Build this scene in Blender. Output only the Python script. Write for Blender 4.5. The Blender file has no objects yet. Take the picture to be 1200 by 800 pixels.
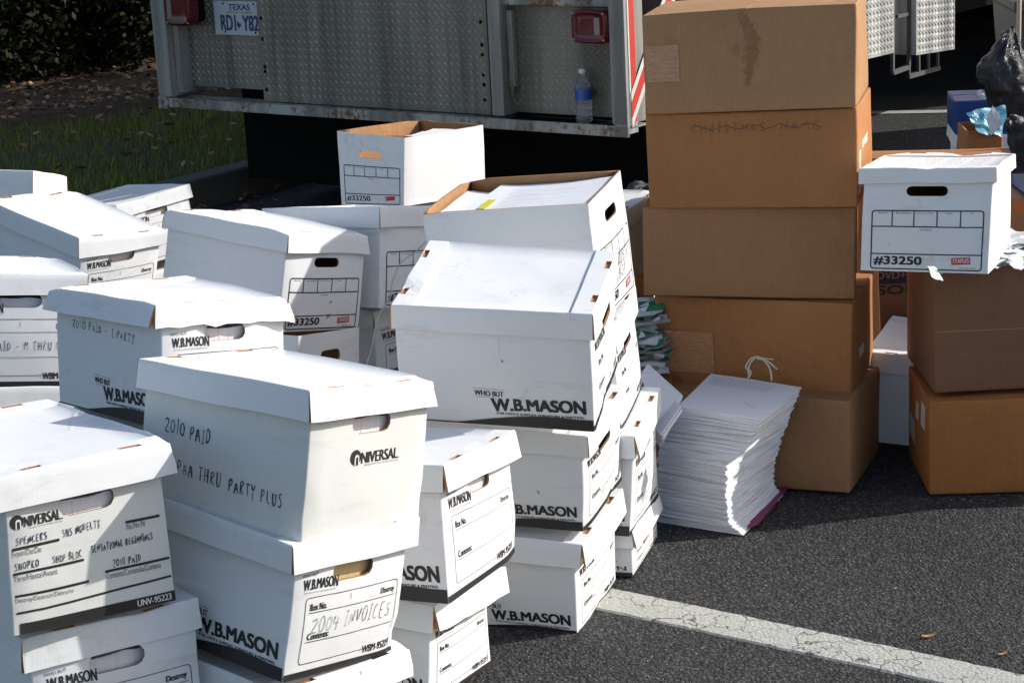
import bpy, bmesh, math, random
import numpy as np
from mathutils import Vector, Matrix, noise
from mathutils.geometry import delaunay_2d_cdt

random.seed(7)
rng = np.random.default_rng(7)
SC = bpy.context.scene
COL = SC.collection

# ------------------------------------------------------------------ camera
F_PX, PITCH, ROLL, CAM_H = 2448.468, 0.25609115, 0.0524192, 1.82524959
fw = Vector((0, math.cos(PITCH), -math.sin(PITCH)))
rt = Vector((1, 0, 0))
dn = fw.cross(rt)
c_, s_ = math.cos(ROLL), math.sin(ROLL)
RT = c_ * rt + s_ * dn
DN = -s_ * rt + c_ * dn
cam_d = bpy.data.cameras.new('camera')
cam = bpy.data.objects.new('camera', cam_d)
COL.objects.link(cam)
M = Matrix((RT, -DN, -fw)).transposed().to_4x4()
M.translation = (0, 0, CAM_H)
cam.matrix_world = M
cam_d.sensor_width = 36
cam_d.lens = F_PX / 1200 * 36
cam_d.clip_end = 600
cam_d.clip_start = 0.05
SC.camera = cam

def at(u, w, depth):
    """world point seen at photo pixel (u, w) at this depth along the view axis"""
    return Vector((0, 0, CAM_H)) + depth * (fw + RT * ((u - 600) / F_PX) + DN * ((w - 400) / F_PX))

def ground_at(u, w, z=0.0):
    d = fw + RT * ((u - 600) / F_PX) + DN * ((w - 400) / F_PX)
    return Vector((0, 0, CAM_H)) + d * ((z - CAM_H) / d.z)

# ------------------------------------------------------------------ light
SUN_AZ, SUN_EL = math.radians(11.5), math.radians(31)
world = bpy.data.worlds.new('World')
SC.world = world
world.use_nodes = True
nt = world.node_tree
bg = nt.nodes['Background']
sky = nt.nodes.new('ShaderNodeTexSky')
sky.sky_type = 'NISHITA'
sky.sun_disc = False
sky.sun_elevation = SUN_EL
sky.sun_rotation = math.pi / 2 - SUN_AZ
sky.air_density = 0.95
sky.dust_density = 1.6
sky.ozone_density = 0.6
nt.links.new(sky.outputs[0], bg.inputs[0])
bg.inputs[1].default_value = 0.15
sun_d = bpy.data.lights.new('sun', 'SUN')
sun_d.energy = 4.3
sun_d.angle = math.radians(0.5)
sun_d.color = (1.0, 0.965, 0.91)
sun = bpy.data.objects.new('sun', sun_d)
COL.objects.link(sun)
sv = Vector((math.cos(SUN_EL) * math.cos(SUN_AZ), math.cos(SUN_EL) * math.sin(SUN_AZ), math.sin(SUN_EL)))
sun.rotation_euler = (-sv).to_track_quat('-Z', 'Y').to_euler()
sun.location = (6, 2, 6)
SC.view_settings.view_transform = 'Standard'
SC.view_settings.look = 'None'
SC.view_settings.exposure = 0.18
SC.view_settings.gamma = 1.0
SC.view_settings.use_curve_mapping = False

# ------------------------------------------------------------------ helpers
def tag(o, label=None, cat=None, group=None, kind=None):
    if label: o['label'] = label
    if cat: o['category'] = cat
    if group: o['group'] = group
    if kind: o['kind'] = kind
    return o

def empty(name, loc=(0, 0, 0), rot=None, label=None, cat=None, group=None):
    o = bpy.data.objects.new(name, None)
    o.empty_display_size = 0.05
    COL.objects.link(o)
    o.location = loc
    if rot is not None: o.rotation_euler = rot
    return tag(o, label, cat, group)

def mesh_obj(name, verts, faces, mats, fm=None, parent=None, smooth=False):
    me = bpy.data.meshes.new(name)
    me.from_pydata([tuple(v) for v in verts], [], faces)
    for m in mats if isinstance(mats, (list, tuple)) else [mats]:
        me.materials.append(m)
    if fm is not None:
        me.polygons.foreach_set('material_index', fm)
    if smooth is True:
        me.polygons.foreach_set('use_smooth', [True] * len(me.polygons))
    elif smooth:
        me.polygons.foreach_set('use_smooth', smooth)
    me.update()
    o = bpy.data.objects.new(name, me)
    COL.objects.link(o)
    if parent: o.parent = parent
    return o

class MB:
    """collects shapes for one mesh object"""
    def __init__(s): s.v, s.f, s.m, s.s = [], [], [], []
    def add(s, vs, fs, mi=0, sm=False):
        b = len(s.v)
        s.v += [Vector(v) for v in vs]
        for f in fs:
            s.f.append(tuple(b + i for i in f)); s.m.append(mi); s.s.append(sm)
    def box(s, lo, hi, mi=0, bev=0.0, xf=None):
        bm = bmesh.new()
        bmesh.ops.create_cube(bm, size=1)
        lo, hi = Vector(lo), Vector(hi)
        for v in bm.verts:
            v.co = Vector([lo[i] + (v.co[i] + .5) * (hi[i] - lo[i]) for i in range(3)])
        if bev:
            bmesh.ops.bevel(bm, geom=bm.edges[:], offset=bev, segments=2, affect='EDGES', profile=0.5)
        vs = [v.co.copy() for v in bm.verts]
        if xf: vs = [xf(v) for v in vs]
        s.add(vs, [tuple(v.index for v in f.verts) for f in bm.faces], mi)
        bm.free()
    def tube(s, pts, r, n=8, mi=0, cap=True):
        pts = [Vector(p) for p in pts]
        rs = r if isinstance(r, (list, tuple)) else [r] * len(pts)
        vs, fs = [], []
        up = None
        for i, p in enumerate(pts):
            t = (pts[min(i + 1, len(pts) - 1)] - pts[max(i - 1, 0)]).normalized()
            if up is None:
                up = t.orthogonal().normalized()
            up = (up - t * up.dot(t)).normalized()
            w = t.cross(up)
            for k in range(n):
                a = 2 * math.pi * k / n
                vs.append(p + (up * math.cos(a) + w * math.sin(a)) * rs[i])
        for i in range(len(pts) - 1):
            for k in range(n):
                fs.append((i * n + k, i * n + (k + 1) % n, (i + 1) * n + (k + 1) % n, (i + 1) * n + k))
        if cap:
            fs.append(tuple(range(n))[::-1]); fs.append(tuple((len(pts) - 1) * n + k for k in range(n)))
        s.add(vs, fs, mi, True)
    def lathe(s, prof, n=24, mi=0, c=(0, 0, 0), xf=None):
        vs, fs = [], []
        for (r, z) in prof:
            for k in range(n):
                a = 2 * math.pi * k / n
                v = Vector((c[0] + r * math.cos(a), c[1] + r * math.sin(a), c[2] + z))
                vs.append(xf(v) if xf else v)
        for i in range(len(prof) - 1):
            for k in range(n):
                fs.append((i * n + k, i * n + (k + 1) % n, (i + 1) * n + (k + 1) % n, (i + 1) * n + k))
        s.add(vs, fs, mi, True)
    def build(s, name, mats, parent=None):
        return mesh_obj(name, s.v, s.f, mats, s.m, parent, s.s)

# ------------------------------------------------------------------ materials
class NT:
    def __init__(s, name):
        s.m = bpy.data.materials.new(name); s.m.use_nodes = True
        s.t = s.m.node_tree; s.b = s.t.nodes['Principled BSDF']
        s.co = s.t.nodes.new('ShaderNodeTexCoord')
    def n(s, typ, **kw):
        nd = s.t.nodes.new(typ)
        for k, v in kw.items():
            if k in nd.inputs: nd.inputs[k].default_value = v
            else: setattr(nd, k, v)
        return nd
    def l(s, a, b): s.t.links.new(a, b)
    def noise(s, scale, detail=4, rough=0.55, vec=None, dist=0.0, mapping=None):
        nd = s.n('ShaderNodeTexNoise'); nd.inputs['Scale'].default_value = scale
        nd.inputs['Detail'].default_value = detail; nd.inputs['Roughness'].default_value = rough
        nd.inputs['Distortion'].default_value = dist
        src = vec or s.co.outputs['Object']
        if mapping:
            mp = s.n('ShaderNodeMapping'); mp.inputs['Scale'].default_value = mapping
            s.l(src, mp.inputs['Vector']); src = mp.outputs[0]
        s.l(src, nd.inputs['Vector'])
        return nd.outputs['Fac']
    def ramp(s, fac, stops):
        r = s.n('ShaderNodeValToRGB'); s.l(fac, r.inputs[0])
        e = r.color_ramp.elements
        while len(e) > 1: e.remove(e[0])
        e[0].position = stops[0][0]; e[0].color = col4(stops[0][1])
        for p, c in stops[1:]:
            x = e.new(p); x.color = col4(c)
        return r.outputs[0]
    def mix(s, fac, a, b, mode='MIX'):
        x = s.n('ShaderNodeMix'); x.data_type = 'RGBA'; x.blend_type = mode
        for inp, v in ((x.inputs['Factor'], fac), (x.inputs['A'], a), (x.inputs['B'], b)): pass
        ins = [i for i in x.inputs if i.type == 'RGBA']
        fi = x.inputs[0]
        for inp, v in ((fi, fac), (ins[0], a), (ins[1], b)):
            if hasattr(v, 'is_linked'): s.l(v, inp)
            elif isinstance(v, (int, float)): inp.default_value = v
            else: inp.default_value = col4(v)
        return [o for o in x.outputs if o.type == 'RGBA'][0]
    def math(s, op, a, b=0.0):
        x = s.n('ShaderNodeMath'); x.operation = op
        for i, v in enumerate((a, b)):
            if hasattr(v, 'is_linked'): s.l(v, x.inputs[i])
            else: x.inputs[i].default_value = v
        return x.outputs[0]
    def bump(s, h, strength=0.3, dist=0.002, prev=None):
        x = s.n('ShaderNodeBump'); x.inputs['Strength'].default_value = strength
        x.inputs['Distance'].default_value = dist
        s.l(h, x.inputs['Height'])
        if prev: s.l(prev, x.inputs['Normal'])
        return x.outputs[0]
    def set(s, color=None, rough=None, metal=None, normal=None, spec=None):
        for key, v in (('Base Color', color), ('Roughness', rough), ('Metallic', metal), ('Normal', normal), ('Specular IOR Level', spec)):
            if v is None: continue
            if hasattr(v, 'is_linked'): s.l(v, s.b.inputs[key])
            elif isinstance(v, (int, float)): s.b.inputs[key].default_value = v
            else: s.b.inputs[key].default_value = col4(v)
        return s.m

def col4(c):
    return tuple(c) + (1.0,) if len(c) == 3 else tuple(c)

def white_board(name, base, dirt=(0.55, 0.53, 0.5), amt=0.55):
    k = NT(name)
    oi = k.n('ShaderNodeObjectInfo')
    add = k.n('ShaderNodeVectorMath'); add.operation = 'ADD'
    k.l(k.co.outputs['Object'], add.inputs[0]); k.l(oi.outputs['Random'], add.inputs[1])
    vec = add.outputs[0]
    n1 = k.noise(5, 5, 0.6, vec); n2 = k.noise(38, 6, 0.7, vec); n3 = k.noise(160, 3, 0.6, vec)
    stain = k.ramp(k.math('MULTIPLY', n1, n2), [(0.34, (0, 0, 0)), (0.46, (amt, amt, amt))])
    c = k.mix(stain, base, dirt)
    scuff = k.ramp(k.noise(11, 8, 0.85, vec, 1.2), [(0.60, (0, 0, 0)), (0.68, (0.15, 0.15, 0.15))])
    c = k.mix(scuff, c, tuple(x * 0.86 for x in base))
    c = k.mix(0.06, c, n3, 'MULTIPLY')
    # grey rub marks running along the board and a few torn specks of kraft
    rub = k.ramp(k.noise(1.0, 6, 0.75, vec, 0.3, (5, 5, 26)), [(0.55, (0, 0, 0)), (0.72, (0.42, 0.42, 0.42))])
    c = k.mix(rub, c, (0.50, 0.49, 0.47))
    nick = k.ramp(k.noise(34, 2, 0.5, vec), [(0.775, (0, 0, 0)), (0.79, (0.8, 0.8, 0.8))])
    c = k.mix(nick, c, (0.36, 0.24, 0.15))
    # corrugation shows through as a faint vertical ribbing
    sep = k.n('ShaderNodeSeparateXYZ'); k.l(k.co.outputs['Object'], sep.inputs[0])
    s = k.math('SINE', k.math('MULTIPLY', k.math('ADD', sep.outputs[0], sep.outputs[1]), 900.0))
    b = k.bump(s, 0.05, 0.0003)
    b = k.bump(k.noise(7, 2, 0.45, vec, 0.4), 0.35, 0.008, b)
    vo = k.n('ShaderNodeTexVoronoi'); vo.feature = 'DISTANCE_TO_EDGE'; vo.inputs['Scale'].default_value = 3.6; k.l(vec, vo.inputs['Vector'])
    cl = k.ramp(vo.outputs['Distance'], [(0.0, (1, 1, 1)), (0.018, (0, 0, 0))])
    cm = k.ramp(k.noise(2.6, 2, 0.5, vec), [(0.50, (0, 0, 0)), (0.62, (1, 1, 1))])
    b = k.bump(k.math('MULTIPLY', cl, cm), 0.35, 0.0016, b)
    return k.set(c, 0.72, normal=b, spec=0.25)

def brown_board(name, base, dark, streak=1.0):
    k = NT(name)
    oi = k.n('ShaderNodeObjectInfo')
    add = k.n('ShaderNodeVectorMath'); add.operation = 'ADD'
    k.l(k.co.outputs['Object'], add.inputs[0]); k.l(oi.outputs['Random'], add.inputs[1])
    vec = add.outputs[0]
    n1 = k.noise(3.5, 5, 0.6, vec); n2 = k.noise(60, 6, 0.7, vec)
    c = k.mix(k.ramp(n1, [(0.35, (0, 0, 0)), (0.7, (1, 1, 1))]), base, dark)
    c = k.mix(0.22, c, k.ramp(n2, [(0.3, (0.45, 0.45, 0.45)), (0.7, (1, 1, 1))]), 'MULTIPLY')
    fib = k.noise(1.0, 3, 0.6, vec, 0, (180, 180, 8))
    c = k.mix(0.12 * streak, c, k.ramp(fib, [(0.3, (0.4, 0.4, 0.4)), (0.7, (1, 1, 1))]), 'MULTIPLY')
    spot = k.ramp(k.noise(14, 3, 0.5, vec), [(0.70, (0, 0, 0)), (0.78, (0.5, 0.5, 0.5))])
    c = k.mix(spot, c, tuple(x * 0.6 for x in dark))
    sep = k.n('ShaderNodeSeparateXYZ'); k.l(k.co.outputs['Object'], sep.inputs[0])
    s = k.math('SINE', k.math('MULTIPLY', k.math('ADD', sep.outputs[0], sep.outputs[1]), 800.0))
    b = k.bump(s, 0.15, 0.0007)
    b = k.bump(k.noise(7, 4, 0.6, vec, 0.8), 0.6, 0.014, b)
    b = k.bump(n2, 0.15, 0.001, b)
    return k.set(c, 0.78, normal=b, spec=0.25)

def plain(name, c, rough=0.6, metal=0.0, nscale=30, namt=0.25, bump=0.15, bdist=0.001, spec=0.5):
    k = NT(name)
    n = k.noise(nscale, 5, 0.6)
    cc = k.mix(n, tuple(x * (1 - namt) for x in c), c)
    return k.set(cc, rough, metal, k.bump(n, bump, bdist), spec)

MAT = {}
MAT['white'] = white_board('white_cardboard', (0.80, 0.80, 0.795))
MAT['cream'] = white_board('cream_white_cardboard', (0.73, 0.73, 0.69))
MAT['brown_d'] = brown_board('bright_orange_carton_board', (0.45, 0.175, 0.052), (0.39, 0.15, 0.045))
MAT['brown_e'] = brown_board('warm_brown_carton_board', (0.41, 0.205, 0.095), (0.36, 0.18, 0.082))
MAT['kraft'] = brown_board('kraft_cardboard', (0.50, 0.27, 0.13), (0.42, 0.22, 0.10))
MAT['brown_a'] = brown_board('tan_carton_board', (0.45, 0.248, 0.120), (0.40, 0.218, 0.104))
MAT['brown_b'] = brown_board('orange_carton_board', (0.45, 0.195, 0.072), (0.39, 0.165, 0.06))
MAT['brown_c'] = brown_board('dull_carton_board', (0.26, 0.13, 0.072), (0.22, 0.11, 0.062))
MAT['ink'] = plain('black_print', (0.022, 0.02, 0.02), 0.55, nscale=300, namt=0.4)
MAT['ink_soft'] = plain('grey_print', (0.16, 0.16, 0.16), 0.6)
MAT['pen'] = plain('pen_ink', (0.05, 0.055, 0.08), 0.5)
MAT['pen_faint'] = plain('faint_pen_ink', (0.38, 0.38, 0.41), 0.5)
MAT['marker_brown'] = plain('faint_marker', (0.13, 0.07, 0.04), 0.6)
MAT['red'] = plain('red_print', (0.62, 0.03, 0.03), 0.5)
MAT['badge_white'] = plain('white_print', (0.8, 0.8, 0.8), 0.5)
MAT['paper'] = plain('office_paper', (0.84, 0.84, 0.86), 0.75, nscale=8, namt=0.06, bump=0.2, bdist=0.004, spec=0.2)
MAT['manila'] = plain('manila_folder', (0.72, 0.54, 0.27), 0.7)
MAT['twine'] = plain('twine', (0.62, 0.55, 0.42), 0.9, nscale=400, namt=0.4)
MAT['magenta'] = plain('magenta_paper', (0.30, 0.03, 0.11), 0.6)
MAT['yellow'] = plain('yellow_highlight', (0.75, 0.72, 0.05), 0.5)
BOXES = {
    'C': ((-0.4132, 3.4043, 0.6537), (-38.16, -10.17, 0.75), (0.4013, 0.3164, 0.2507, 0.051, 0.0101, 0.0094), {'+-T': [-0.0012, -0.0007, 0.0009], '+-B': [0.0018, 0.0016, 0.0013], '++T': [-0.0014, -0.0011, -0.0005], '++B': [0.0006, 0.0007, 0.0019], '--T': [-0.0004, -0.0004, -0.0009], '--B': [0.0006, 0.0006, 0.0009], '+-0': [-0.0007, -0.0008, -0.002], '++0': [-0.0001, 0.0003, 0.0022], '++R': [0.0008, -0.0, -0.004]}),
    'D': ((-0.4682, 3.3811, 0.442), (-39.11, -9.29, 4.65), (0.418, 0.3041, 0.2379, 0.0488, 0.0102, 0.0149), {'+-B': [0.0019, 0.0016, 0.0005], '+-T': [-0.0015, -0.0014, -0.0011], '++B': [-0.0003, 0.0006, 0.0035], '+-0': [-0.0004, 0.0, 0.0014], '++0': [-0.0001, -0.0004, -0.0011], '++R': [0.0005, -0.0004, -0.0034]}),
    'E': ((-0.4862, 3.3811, 0.18), (-41, -6, 3), (0.4163, 0.3218, 0.2532, 0.0527, 0.0103, 0.0122), {}),
    'E0': ((-0.4515, 3.462, -0.0002), (-54.76, 0.0, 0.0), (0.4163, 0.3218, 0.2532, 0.0527, 0.0103, 0.0122), {}),
    'A': ((-0.8163, 3.2822, 0.5837), (-51.99, -2.7, -2.41), (0.4449, 0.3109, 0.2636, 0.0572, 0.0079, 0.0148), {'++T': [-0.0018, -0.0022, 0.0003], '++B': [0.0017, 0.0032, 0.0032], '-+T': [-0.0004, -0.0003, 0.0007], '++R': [-0.0021, -0.0033, -0.0019], '++0': [0.003, 0.0026, -0.0036], '+-0': [-0.0021, -0.0017, 0.003], '+-R': [0.0017, 0.0017, -0.0015]}),
    'B': ((-0.7773, 3.3046, 0.3145), (-57.01, -1.91, -3.21), (0.4161, 0.3087, 0.2522, 0.0554, 0.0063, 0.0106), {'++T': [-0.0009, -0.0016, -0.0009], '++B': [-0.0002, 0.0006, 0.0026], '+-T': [-0.0001, 0.0002, 0.001], '+-B': [0.0002, 0.0, -0.0006], '++R': [0.001, 0.0008, -0.0022]}),
    'F': ((-0.2569, 4.0191, 0.2975), (-25.66, -4.54, -3.45), (0.4165, 0.3307, 0.268, 0.0559, 0.011, 0.0075), {'+-T': [0.0027, 0.0015, 0.0012], '+-B': [-0.0012, 0.0003, 0.0053], '++T': [-0.001, -0.0004, 0.0003], '++R': [-0.0007, -0.0015, -0.0067], '+-0': [-0.0012, -0.0018, -0.0069], '++0': [0.0015, 0.002, 0.0071]}),
    'G': ((-0.3098, 4.1178, 0.0397), (-26.85, -4.46, 1.23), (0.4163, 0.3032, 0.2225, 0.0539, 0.0228, 0.0148), {'+-T': [0.0006, 0.0004, 0.0008], '++T': [0.0051, 0.0018, -0.0029], '++R': [-0.008, -0.004, -0.0003], '++0': [0.0024, 0.0016, 0.0022]}),
    'H': ((-0.0062, 4.4267, 0.5541), (-13.29, 10.7, 3.23), (0.4306, 0.3383, 0.2745, 0.0571, 0.0063, 0.0097), {'+-T': [0.0004, 0.0008, 0.0015], '+-B': [0.0011, 0.0009, 0.0013], '--T': [0.0002, -0.0003, -0.0006], '--B': [-0.0023, 0.0002, 0.0014], '-+T': [0.002, 0.0015, 0.002], '++T': [-0.0033, -0.0009, -0.0003], '+-0': [0.0037, 0.0004, -0.0009], '+-R': [-0.0019, -0.0022, -0.0036]}),
    'I': ((0.0058, 4.5683, 0.2559), (-19.09, 4.19, 2.01), (0.4162, 0.3234, 0.2357, 0.055, 0.0143, 0.0105), {'+-T': [0.0001, -0.0003, -0.0009], '+-B': [0.0019, 0.0016, 0.0025], '+-R': [-0.0016, -0.0017, -0.0031], '+-0': [-0.0005, 0.0003, 0.0013], '++0': [0.0002, 0.0001, 0.0001]}),
    'J': ((-0.0159, 4.5768, 0.0), (-19.88, 3.5, 2.38), (0.4164, 0.3271, 0.2407, 0.0591, 0.0165, 0.009), {'+-T': [0.003, 0.0012, 0.0004], '+-B': [0.0002, 0.001, 0.0026], '+-R': [-0.0036, -0.0028, -0.0041], '+-0': [0.0002, 0.0003, 0.0008], '++0': [0.0003, 0.0002, 0.0003]}),
    'K': ((0.0689, 4.8998, 0.6266), (-19.0, 3.59, -3.54), (0.4238, 0.3307, 0.2889, 0.0527, 0.0097, 0.0115), {'+-O': [0.0023, 0.001, 0.0006], '--O': [-0.0028, -0.0015, -0.0013], '++O': [-0.0028, -0.0003, 0.0022], '-+O': [0.0026, 0.0015, 0.0018], '++0': [0.0001, -0.0009, -0.003]}),
    'L': ((0.0962, 4.8762, 0.367), (-13.32, 3.85, -4.0), (0.4047, 0.3247, 0.2533, 0.0607, 0.0089, 0.0117), {'++B': [-0.0022, -0.0013, -0.0022], '++0': [0.0011, 0.0003, 0.0002], '+-0': [-0.0002, -0.0002, -0.0006], '++T': [0.0008, 0.0009, 0.0022]}),
    'M': ((0.1132, 4.853, 0.123), (-16.38, 2.67, 2.34), (0.4133, 0.3184, 0.2672, 0.0575, 0.0128, 0.0153), {'+-T': [-0.0001, -0.0014, -0.0041], '+-B': [0.0043, 0.0008, -0.0013], '++T': [-0.0034, 0.0015, 0.0074], '+-0': [-0.005, 0.0005, 0.0056], '++0': [0.004, -0.0014, -0.0076]}),
    'N': ((0.112, 4.875, 0), (-16, -2, 0), (0.4116, 0.3166, 0.122, 0.0459, 0.0106, 0.0126), {}),
    'P': ((-0.6639, 5.3545, 0.5271), (-36.21, -11.73, 4.14), (0.4341, 0.3351, 0.2551, 0.0549, 0.0089, 0.0108), {'+-T': [0.0013, 0.0009, -0.0001], '+-B': [0.0029, 0.0027, 0.0043], '++T': [-0.0053, -0.0039, -0.0012], '++B': [-0.0003, -0.0002, -0.0003], '--T': [-0.0032, -0.0025, -0.0016], '--B': [-0.0009, -0.0004, 0.0014], '-+T': [0.0042, 0.0034, 0.0028], '+-R': [-0.0009, -0.0007, -0.0008], '++R': [-0.001, -0.0015, -0.0051], '++0': [0.0033, 0.0024, 0.0007]}),
    'Q': ((-0.6664, 5.2623, 0.2621), (-27.37, -9.17, 0.22), (0.4288, 0.3281, 0.2604, 0.0543, 0.0106, 0.0129), {'+-O': [-0.0, 0.0001, 0.0011], '++O': [0.0, -0.0002, -0.0012]}),
    'R': ((-0.4098, 5.6587, 0.4776), (-38.23, -9.36, -4.43), (0.4309, 0.3381, 0.2676, 0.0553, 0.0135, 0.0114), {'+-T': [0.0015, 0.0013, 0.0017], '--T': [0.0002, 0.0, -0.0017], '+-0': [-0.0018, -0.0014, -0.0004]}),
    'S': ((-0.4431, 5.802, 0.2197), (-38.2, -0.59, 0.56), (0.4363, 0.3382, 0.266, 0.0552, 0.0108, 0.0128), {'+-T': [0.0006, 0.0005, -0.0], '+-B': [-0.0007, -0.0005, 0.0]}),
    'T': ((-0.3098, 7.0356, 0.5059), (-130.64, 0.83, -3.02), (0.4263, 0.3211, 0.2443, 0.0527, 0.0095, 0.0123), {'+-O': [0.0009, -0.0016, 0.0017], '++O': [-0.0021, 0.0037, -0.0038], '-+O': [-0.0002, 0.0009, -0.0021], '--O': [-0.0004, -0.0005, 0.003], '+-0': [0.0001, 0.0021, -0.0069], '++0': [0.0018, -0.0047, 0.008]}),
    'U': ((-0.7142, 4.1557, 0.632), (-49.25, -8.12, -2.78), (0.4101, 0.3309, 0.2459, 0.0503, 0.0082, 0.0164), {'--T': [-0.0003, -0.001, -0.0031], '--B': [-0.0027, -0.003, 0.0], '+-T': [0.0013, 0.0018, 0.0016], '+-B': [-0.0016, -0.0009, 0.0047], '++T': [0.0004, -0.0005, -0.0049], '++B': [-0.0019, -0.0025, -0.0019], '-+T': [0.0022, 0.0036, 0.006], '--R': [-0.0012, -0.0019, -0.0028], '--0': [0.0022, 0.0025, 0.0006], '+-R': [0.0018, 0.0019, -0.0004]}),
    'V': ((-1.2071, 4.7902000000000005, 0.5558), (-68, -8.08, -5.03), (0.4145, 0.31, 0.2641, 0.0522, 0.0091, 0.0089), {'++T': [-0.0007, -0.003, -0.003], '++B': [-0.0007, -0.002, 0.0001], '++0': [0.0012, 0.003, -0.001]}),
    'W': ((-1.005, 4.7374, 0.305), (-118.17, 0.0, 0.0), (0.4163, 0.3218, 0.2532, 0.0527, 0.0103, 0.0122), {}),
    'X': ((-1.2775, 5.9149, 0.4778), (-40.38, -4.67, 10.48), (0.4293, 0.3123, 0.2533, 0.0522, 0.0103, 0.0122), {'+-T': [-0.0026, -0.0005, 0.0038], '+-B': [0.0028, 0.001, -0.0028], '++T': [0.0011, -0.0016, -0.0059], '++B': [-0.0007, 0.0009, 0.0034], '-+T': [-0.0006, 0.0002, 0.0015]}),
    'Y': ((-1.3744, 7.586, 0.2242), (-47.5, 3.92, -5.47), (0.4212, 0.3209, 0.2531, 0.0505, 0.0103, 0.0122), {'-+T': [-0.0003, -0.0007, -0.0011], '++T': [-0.0003, -0.0001, 0.0006], '++B': [0.0002, 0.0008, 0.0013], '+-T': [0.0003, 0.0, -0.0009]}),
    'SB': ((1.1133, 5.275, 0.5989), (-110.28, 0.21, -5.13), (0.4307, 0.3393, 0.2626, 0.0399, 0.0087, 0.0107), {'+-T': [-0.0, 0.0022, -0.0041], '++T': [-0.0005, 0.0012, 0.0001], '+-B': [-0.0003, 0.0023, -0.0028], '++B': [-0.0012, 0.0017, 0.0034], '-+T': [-0.0006, 0.0004, 0.0027], '--T': [0.0002, 0.0004, -0.0021], '++R': [-0.0013, 0.0023, 0.0025], '+-0': [0.0017, -0.0051, 0.001], '++0': [0.0021, -0.0054, -0.0007]}),
    'B1': ((0.6942, 5.5401, 1.0006), (-103.34, 1.15, -1.65), (0.4492, 0.5428, 0.2579), {'+-T': [0.0005, -0.0001, -0.0021], '++T': [-0.0014, 0.0039, 0.0019], '++0': [0.001, -0.0042, 0.0], '+-0': [-0.0001, 0.0002, 0.0002], '-+0': [-0.0, 0.0002, -0.0]}),
    'B2': ((0.6991, 5.5455, 0.7491), (-104.81, 0.61, -0.98), (0.4482, 0.5434, 0.2508), {'+-T': [0.0004, 0.0002, -0.0018], '++T': [-0.0007, 0.0011, 0.0016], '-+T': [-0.0, 0.0001, 0.0], '++0': [0.0006, -0.0012, -0.001], '+-0': [-0.0002, -0.0002, 0.0011]}),
    'B3': ((0.6671, 5.5726, 0.5058), (-99.93, -1.46, -0.61), (0.4399, 0.555, 0.242), {'+-T': [0.0004, 0.0005, -0.0017], '++T': [-0.0005, 0.0006, 0.0016], '++0': [0.0004, -0.0006, -0.0013], '+-0': [-0.0003, -0.0005, 0.0014]}),
    'B4': ((0.695, 5.5259, 0.2521), (-110.67, -0.7, 1.58), (0.3104, 0.5291, 0.2499), {'+-T': [0.0021, -0.0048, -0.0007], '++T': [-0.0012, 0.0033, -0.0001], '++0': [0.0012, -0.0031, -0.0001], '+-0': [-0.0022, 0.0049, 0.0012], '-+T': [-0.0004, 0.0004, 0.0008], '-+0': [0.0006, -0.0008, -0.0011]}),
    'B5': ((0.698, 5.4728, -0.0), (-111.44, -0.25, -2.1), (0.4049, 0.5146, 0.2504), {'++T': [0.0004, -0.0009, -0.0], '++0': [-0.0004, 0.0008, 0.0005], '-+T': [-0.0006, 0.0016, 0.0], '-+0': [0.0006, -0.0015, -0.0002], '+-0': [0.0001, -0.0, -0.0003]}),
    'R1': ((1.395, 5.364999999999999, 0.2706), (-90, 0, 0), (0.3677, 0.62, 0.326), {}),
    'R2': ((1.4020000000000001, 5.311999999999999, 0), (-92.6, -0.4, -1.0), (0.359, 0.66, 0.253), {}),
}
# ------------------------------------------------------------------ flat lettering
_tc = {}
def text_shape(txt, bold=0.0, shear=0.0, spacing=1.0):
    key = (txt, shear, spacing)
    if key in _tc: return _tc[key]
    cu = bpy.data.curves.new('t', 'FONT')
    cu.body = txt; cu.shear = shear; cu.space_character = spacing
    cu.resolution_u = 3 if len(txt) > 14 else 5
    ob = bpy.data.objects.new('t', cu); COL.objects.link(ob)
    dg = bpy.context.evaluated_depsgraph_get()
    me = bpy.data.meshes.new_from_object(ob.evaluated_get(dg))
    vs = np.array([v.co[:2] for v in me.vertices]); fs = [tuple(p.vertices) for p in me.polygons]
    bpy.data.objects.remove(ob); bpy.data.curves.remove(cu); bpy.data.meshes.remove(me)
    lo, hi = vs.min(0), vs.max(0)
    asp = (hi[0] - lo[0]) / (hi[1] - lo[1])
    _tc[key] = ((vs - lo) / (hi - lo), fs, asp)
    return _tc[key]

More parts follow.
